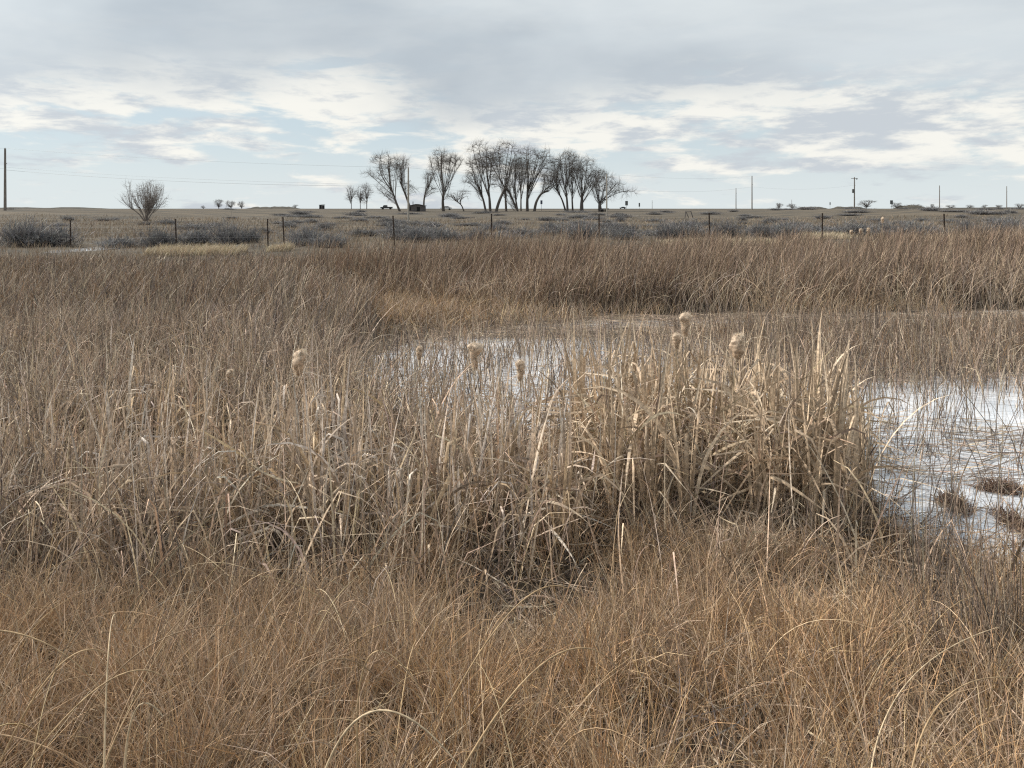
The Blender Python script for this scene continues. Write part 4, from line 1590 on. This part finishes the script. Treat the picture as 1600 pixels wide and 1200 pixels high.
# ------------------------------------------------------------------ fence
def fence():
    D = 35.5
    root = thing('wire_fence', 'wire fence on thin dark steel posts crossing the field behind the marsh', 'fence', (0, D, .7))
    xs = [(-60, 345, 36.8), (110, 344, 36.5), (274, 342, 36.2), (418, 342, 36.0), (442, 339, 35.9), (614, 337, 35.6), (768, 334, 35.4), (936, 335, 35.2), (1108, 333, 34.9), (1285, 333, 34.6), (1475, 334, 34.2), (1665, 334, 34.0)]
    tops = []
    for i, (px, py, d) in enumerate(xs):
        t = at(px, py, d)
        gz = float(terrain(np.array([t.x]), np.array([d]))[0])
        lean = random.gauss(0, .03)
        b = Vector((t.x + .03 * (i % 3) + lean, d, gz - .05))
        p = Poly()
        ax = (t - b)
        h = ax.length
        # T section: flange and web, with studs
        q = Vector((0, 0, 1)).rotation_difference(ax.normalized())
        c = (t + b) / 2 - Vector((0, D, .7))
        p.box(c, (.062, .016, h), q)
        p.box(c + Vector((0, .028, 0)), (.016, .04, h), q)
        for k in range(9):
            p.box(b - Vector((0, D, .7)) + ax * (.25 + .08 * k) + Vector((0, -.013, 0)), (.03, .012, .02), q)
        p.build('post', M['steel'], root)
        tops.append((b, t))
    for k in range(4):
        f = .36 + .19 * k
        pts = []
        for i, (b, t) in enumerate(tops):
            p = b.lerp(t, f) - Vector((0, D + .03, .7))
            if i:
                mid = (p + pts[-1]) / 2 - Vector((0, 0, .02))
                pts.append(mid)
            pts.append(p)
        Poly().tube(pts, .002, 4).build('wire', M['wire'], root)


fence()


# ------------------------------------------------------------------ utility poles and wires
def utility_pole(px, top, D, r, label, base_py=None, mat='wood_pole', extras=None):
    t = at(px, top, D)
    gz = float(terrain(np.array([t.x]), np.array([D]))[0])
    o = thing('utility_pole', label, 'utility pole', (t.x, D, gz), 0, 'utility poles along the skyline')
    h = t.z - gz
    p = Poly()
    n = 6
    p.tube([(0, 0, -.3 + (h + .3) * i / n) for i in range(n + 1)], [r * (1.15 - .4 * i / n) for i in range(n + 1)], 8)
    p.build('pole', M[mat], o)
    Poly().tube([(0, 0, h - .02), (0, 0, h + .14)], [.05, .035], 6).build('insulator', M['wood_pole'], o)
    Poly().tube([(-.02, 0, h * .74), (.32, 0, h * .76)], [.04, .05], 6).build('insulator', M['wood_pole'], o)
    if extras == 'transformer':
        Poly().tube([(-.42, 0, h * .52), (-.42, 0, h * .53), (-.42, 0, h * .63), (-.42, 0, h * .64)], [.2, .3, .3, .2], 10).build('transformer', M['sign_back'], o)
        Poly().box((0, 0, h * .965), (2.0, .12, .14)).build('crossarm', M['wood_pole'], o)
        Poly().tube([(.75, 0, h * .97), (.75, 0, h * .92)], [.16, .1], 8).build('lamp', M['sign_back'], o)
    return o, t


poles = {}
poles[0] = utility_pole(8, 232, 135, .21, 'tall dark utility pole at the left edge')
poles[1] = utility_pole(638, 262, 105, .13, 'pale utility pole in front of the shack', mat='pale_wood')
poles[2] = utility_pole(948, 272, 140, .13, 'pale utility pole in front of the stubby right tree', mat='pale_wood')
poles[3] = utility_pole(1150, 294, 350, .19, 'shorter of the two poles standing close together right of the trees')
poles[4] = utility_pole(1175, 275, 230, .17, 'taller of the two poles standing close together right of the trees')
poles[5] = utility_pole(1335, 277, 235, .20, 'utility pole with a transformer and lamp at the right', extras='transformer')
poles[6] = utility_pole(1468, 290, 330, .18, 'thin utility pole second from the right edge')
poles[7] = utility_pole(1573, 291, 340, .17, 'thin utility pole nearest the right edge')
utility_pole(1439 - 202, 312, 560, .14, 'very small far post left of the transformer pole')
utility_pole(1019, 313, 520, .14, 'very small far post between the road signs and the two close poles')


def wire(a, b, sag, label, r=.010):
    pts = []
    for i in range(25):
        t = i / 24
        p = a.lerp(b, t)
        p.z -= sag * 4 * t * (1 - t)
        pts.append(p)
    org = pts[0].copy()
    o = Poly().tube([p - org for p in pts], r, 4).build('overhead_wire', M['cable'], None, org)
    tag(o, label, 'wire', 'overhead wires between the poles')


def hang(i, f, dx=0.0):
    o, t = poles[i]
    h = t.z - o.location.z
    return Vector((t.x + dx, t.y, o.location.z + h * f))


wire(hang(0, 1.005), hang(1, 1.0), .5, 'topmost wire from the left edge pole to the shack pole')
wire(hang(0, .70), hang(1, .68), .55, 'middle wire from the left edge pole to the shack pole', .008)
wire(hang(0, .655, .1), hang(1, .655, .1), .7, 'lowest wire from the left edge pole to the shack pole', .015)
wire(hang(1, 1.0), hang(2, 1.0), .6, 'upper wire between the two pale poles across the trees', .008)
wire(hang(1, .655), hang(2, .66), .8, 'lower wire between the two pale poles across the trees')
wire(hang(2, 1.0), hang(4, 1.0), .8, 'upper wire from the pale right pole to the taller close pole', .008)
wire(hang(2, .66), hang(4, .68), 1.0, 'lower wire from the pale right pole to the taller close pole')
wire(hang(4, .68), hang(5, .76), 1.0, 'wire from the taller close pole to the transformer pole', .008)
lft = at(-260, 215, 128)
wire(lft, hang(0, 1.005), .5, 'upper wire running out past the left edge')
wire(lft - Vector((0, 0, 3.0)), hang(0, .68), .5, 'lower wire running out past the left edge')


# ------------------------------------------------------------------ small far things around the trees
def ground_at(px, D):
    p = at(px, 326, D)
    p.z = float(terrain(np.array([p.x]), np.array([D]))[0])
    return p


def shack():
    D = 226.0
    o = thing('shack', 'small grey weathered shack under the leaning trees behind the pale pole', 'shack', ground_at(652, D))
    w, d, h = 4.6, 3.6, 1.55
    n = 18
    wall = Poly().box((0, d / 2 - .06, h / 2), (w, .12, h)).box((-w / 2 + .06, 0, h / 2), (.12, d - .26, h)).box((w / 2 - .06, 0, h / 2), (.12, d - .26, h))
    wall.box((0, -d / 2 + .06, h / 2), (w, .12, h))
    wo = wall.build('wall', M['board'], o)
    for i in range(n):
        Poly().box((-w / 2 + (i + .5) * w / n, -d / 2 - .02, h / 2), (w / n - .03, .03, h - .01 * (i % 3))).build('plank', M['board'], wo)
    rf = Poly().prism([(-w / 2 - .25, h + .02), (-w / 2 - .25, h + .14), (-.35, h + .66), (.3, h + .66), (w / 2 + .25, h + .2), (w / 2 + .25, h + .06), (.3, h + .52), (-.35, h + .52)], -d / 2 - .25, d / 2 + .25).build('roof', M['roofing'], o)
    Poly().prism([(-w / 2, h), (w / 2, h), (.3, h + .5), (-.35, h + .5)], -d / 2 + .02, d / 2 - .02).build('gable', M['board'], o)
    Poly().tube([(-1.3, .3, h + .2), (-1.3, .3, h + 1.35), (-1.3, .3, h + 1.4)], [.11, .11, .16], 8).build('stovepipe', M['roofing'], rf)
    Poly().box((.55, -d / 2 - .05, .68), (.85, .06, 1.36)).build('door', M['dark'], o)
    Poly().box((-1.9, -d / 2 - .05, .85), (.45, .05, .9)).build('window', M['dark'], o)


shack()


def small_shed():
    D = 340.0
    o = thing('shed', 'tiny black shed alone on the skyline left of the far poplars', 'shed', ground_at(503, D))
    Poly().box((0, 0, .85), (1.9, 1.9, 1.7)).build('wall', M['dark'], o)
    Poly().prism([(-1.15, 1.70), (-1.15, 1.8), (1.15, 2.05), (1.15, 1.95)], -1.2, 1.2).build('roof', M['roofing'], o)
    Poly().box((.2, -.98, .7), (.7, .05, 1.3)).build('door', M['board'], o)


small_shed()


def car(px, D, label, paint, long=4.3, rz=0.0, truck=False):
    g = ground_at(px, D)
    o = thing('parked_car', label, 'car', g, rz)
    L = long / 2
    if truck:
        prof = [(-L, .45), (-L, .95), (-L + .9, 1.02), (-L + 1.3, 1.7), (-L + 2.5, 1.72), (-L + 2.6, 1.05), (L, 1.05), (L, .45)]
        glass = [(-L + 1.12, 1.08), (-L + 1.42, 1.6), (-L + 2.4, 1.62), (-L + 2.45, 1.08)]
    else:
        prof = [(-L, .42), (-L, .82), (-L + .95, .95), (-L + 1.6, 1.42), (L - 1.3, 1.44), (L - .35, 1.0), (L, .92), (L, .42)]
        glass = [(-L + 1.12, .98), (-L + 1.68, 1.36), (L - 1.34, 1.37), (L - .62, 1.0)]
    Poly().prism(prof, -.85, .85).build('body', paint, o)
    Poly().prism(glass, -.862, .862).build('window', M['glass'], o)
    for sx in (-1, 1):
        for sy in (-1, 1):
            c = (sx * (L - .8), sy * .78, .33)
            Poly().tube([(c[0], c[1] - .11, c[2]), (c[0], c[1] + .11, c[2])], .33, 12).build('wheel', M['rubber'], o)
    for sy in (-1, 1):
        Poly().box((-L - .01, sy * .6, .75), (.04, .3, .14)).build('headlight', M['sign_back'], o)


car(697, 285, 'white car partly hidden behind the lone vase-shaped tree', M['white_paint'], 4.2)
car(973, 545, 'dark car on the skyline below the road signs', M['black_paint'], 4.4)
car(604, 300, 'dark pickup parked left of the shack', M['black_paint'], 4.6, 0, True)


def trailer():
    D = 222.0
    o = thing('flatbed_trailer', 'low flat trailer beside the stubby tree at the right end of the trees', 'trailer', ground_at(944, D))
    Poly().box((0, 0, .72), (2.6, 1.6, .16)).build('deck', M['board'], o)
    Poly().box((0, -.82, .95), (2.6, .06, .10)).build('rail', M['dark'], o)
    for sx in (-.45, .45):
        for sy in (-.7, .7):
            Poly().tube([(sx, sy - .1, .32), (sx, sy + .1, .32)], .32, 12).build('wheel', M['rubber'], o)
    Poly().tube([(-1.3, 0, .68), (-2.2, 0, .5)], .05, 6).build('drawbar', M['steel'], o)


trailer()


def old_gate():
    D = 128.0
    o = thing('leaning_frame', 'dark leaning timber frame on the flat right of the trees', 'frame', ground_at(1076, D))
    Poly().tube([(-.62, 0, -.1), (-.5, 0, 1.1)], [.09, .07], 6).build('post', M['board'], o)
    Poly().tube([(.1, .2, -.1), (-.45, .05, 1.0)], [.07, .06], 6).build('brace', M['board'], o)
    Poly().tube([(.75, 0, -.1), (.35, 0, 1.15)], [.09, .07], 6).build('post', M['board'], o)
    Poly().tube([(-.55, -.06, .98), (.45, -.06, 1.02)], [.06, .06], 6).build('rail', M['board'], o)


old_gate()


def road_sign(px, y0, y1, wpx, D, label, mat='sign_back', posts=1):
    top, bot = at(px, y0, D), at(px, y1, D)
    g = ground_at(px, D)
    o = thing('road_sign', label, 'sign', g, 0, 'road signs on the skyline')
    w = wpx * D / FPX
    zt, zb = top.z - g.z, bot.z - g.z
    Poly().box((0, 0, (zt + zb) / 2), (w, .05, zt - zb)).build('panel', M[mat], o)
    Poly().box((0, .05, (zt + zb) / 2), (w * .9, .04, .12)).build('stiffener', M['steel'], o)
    for s in ((0,) if posts == 1 else (-.3, .3)):
        Poly().tube([(s * w, .06, -.2), (s * w, .06, zt - .1)], .05, 6).build('post', M['sign_back'], o)


road_sign(979, 314, 321, 4.2, 330, 'dark square road sign just right of the trees')
road_sign(999, 317, 323, 2.2, 380, 'narrow road sign right of the dark square one')
road_sign(1393, 313, 319, 4.4, 360, 'square road sign among the skyline trees at the right')
road_sign(846, 313, 319, 3.2, 235, 'dull blue sign beside the bowed tree trunk', 'sign_blue')
road_sign(1297, 316, 320, 1.6, 420, 'tiny road sign left of the transformer pole')


# pale icy pools glinting behind the left rushes
for cx, cy, rx, ry in POOLS:
    n = 30
    V = [(cx, cy, POOL_Z)] + [(cx + 1.3 * rx * math.cos(6.2832 * i / n), cy + 1.3 * ry * math.sin(6.2832 * i / n), POOL_Z) for i in range(n)]
    kind(link('pool_water', np_mesh('pool_water', V, None, None, M['water'], [(0, 1 + i, 1 + (i + 1) % n) for i in range(n)])), 'structure')
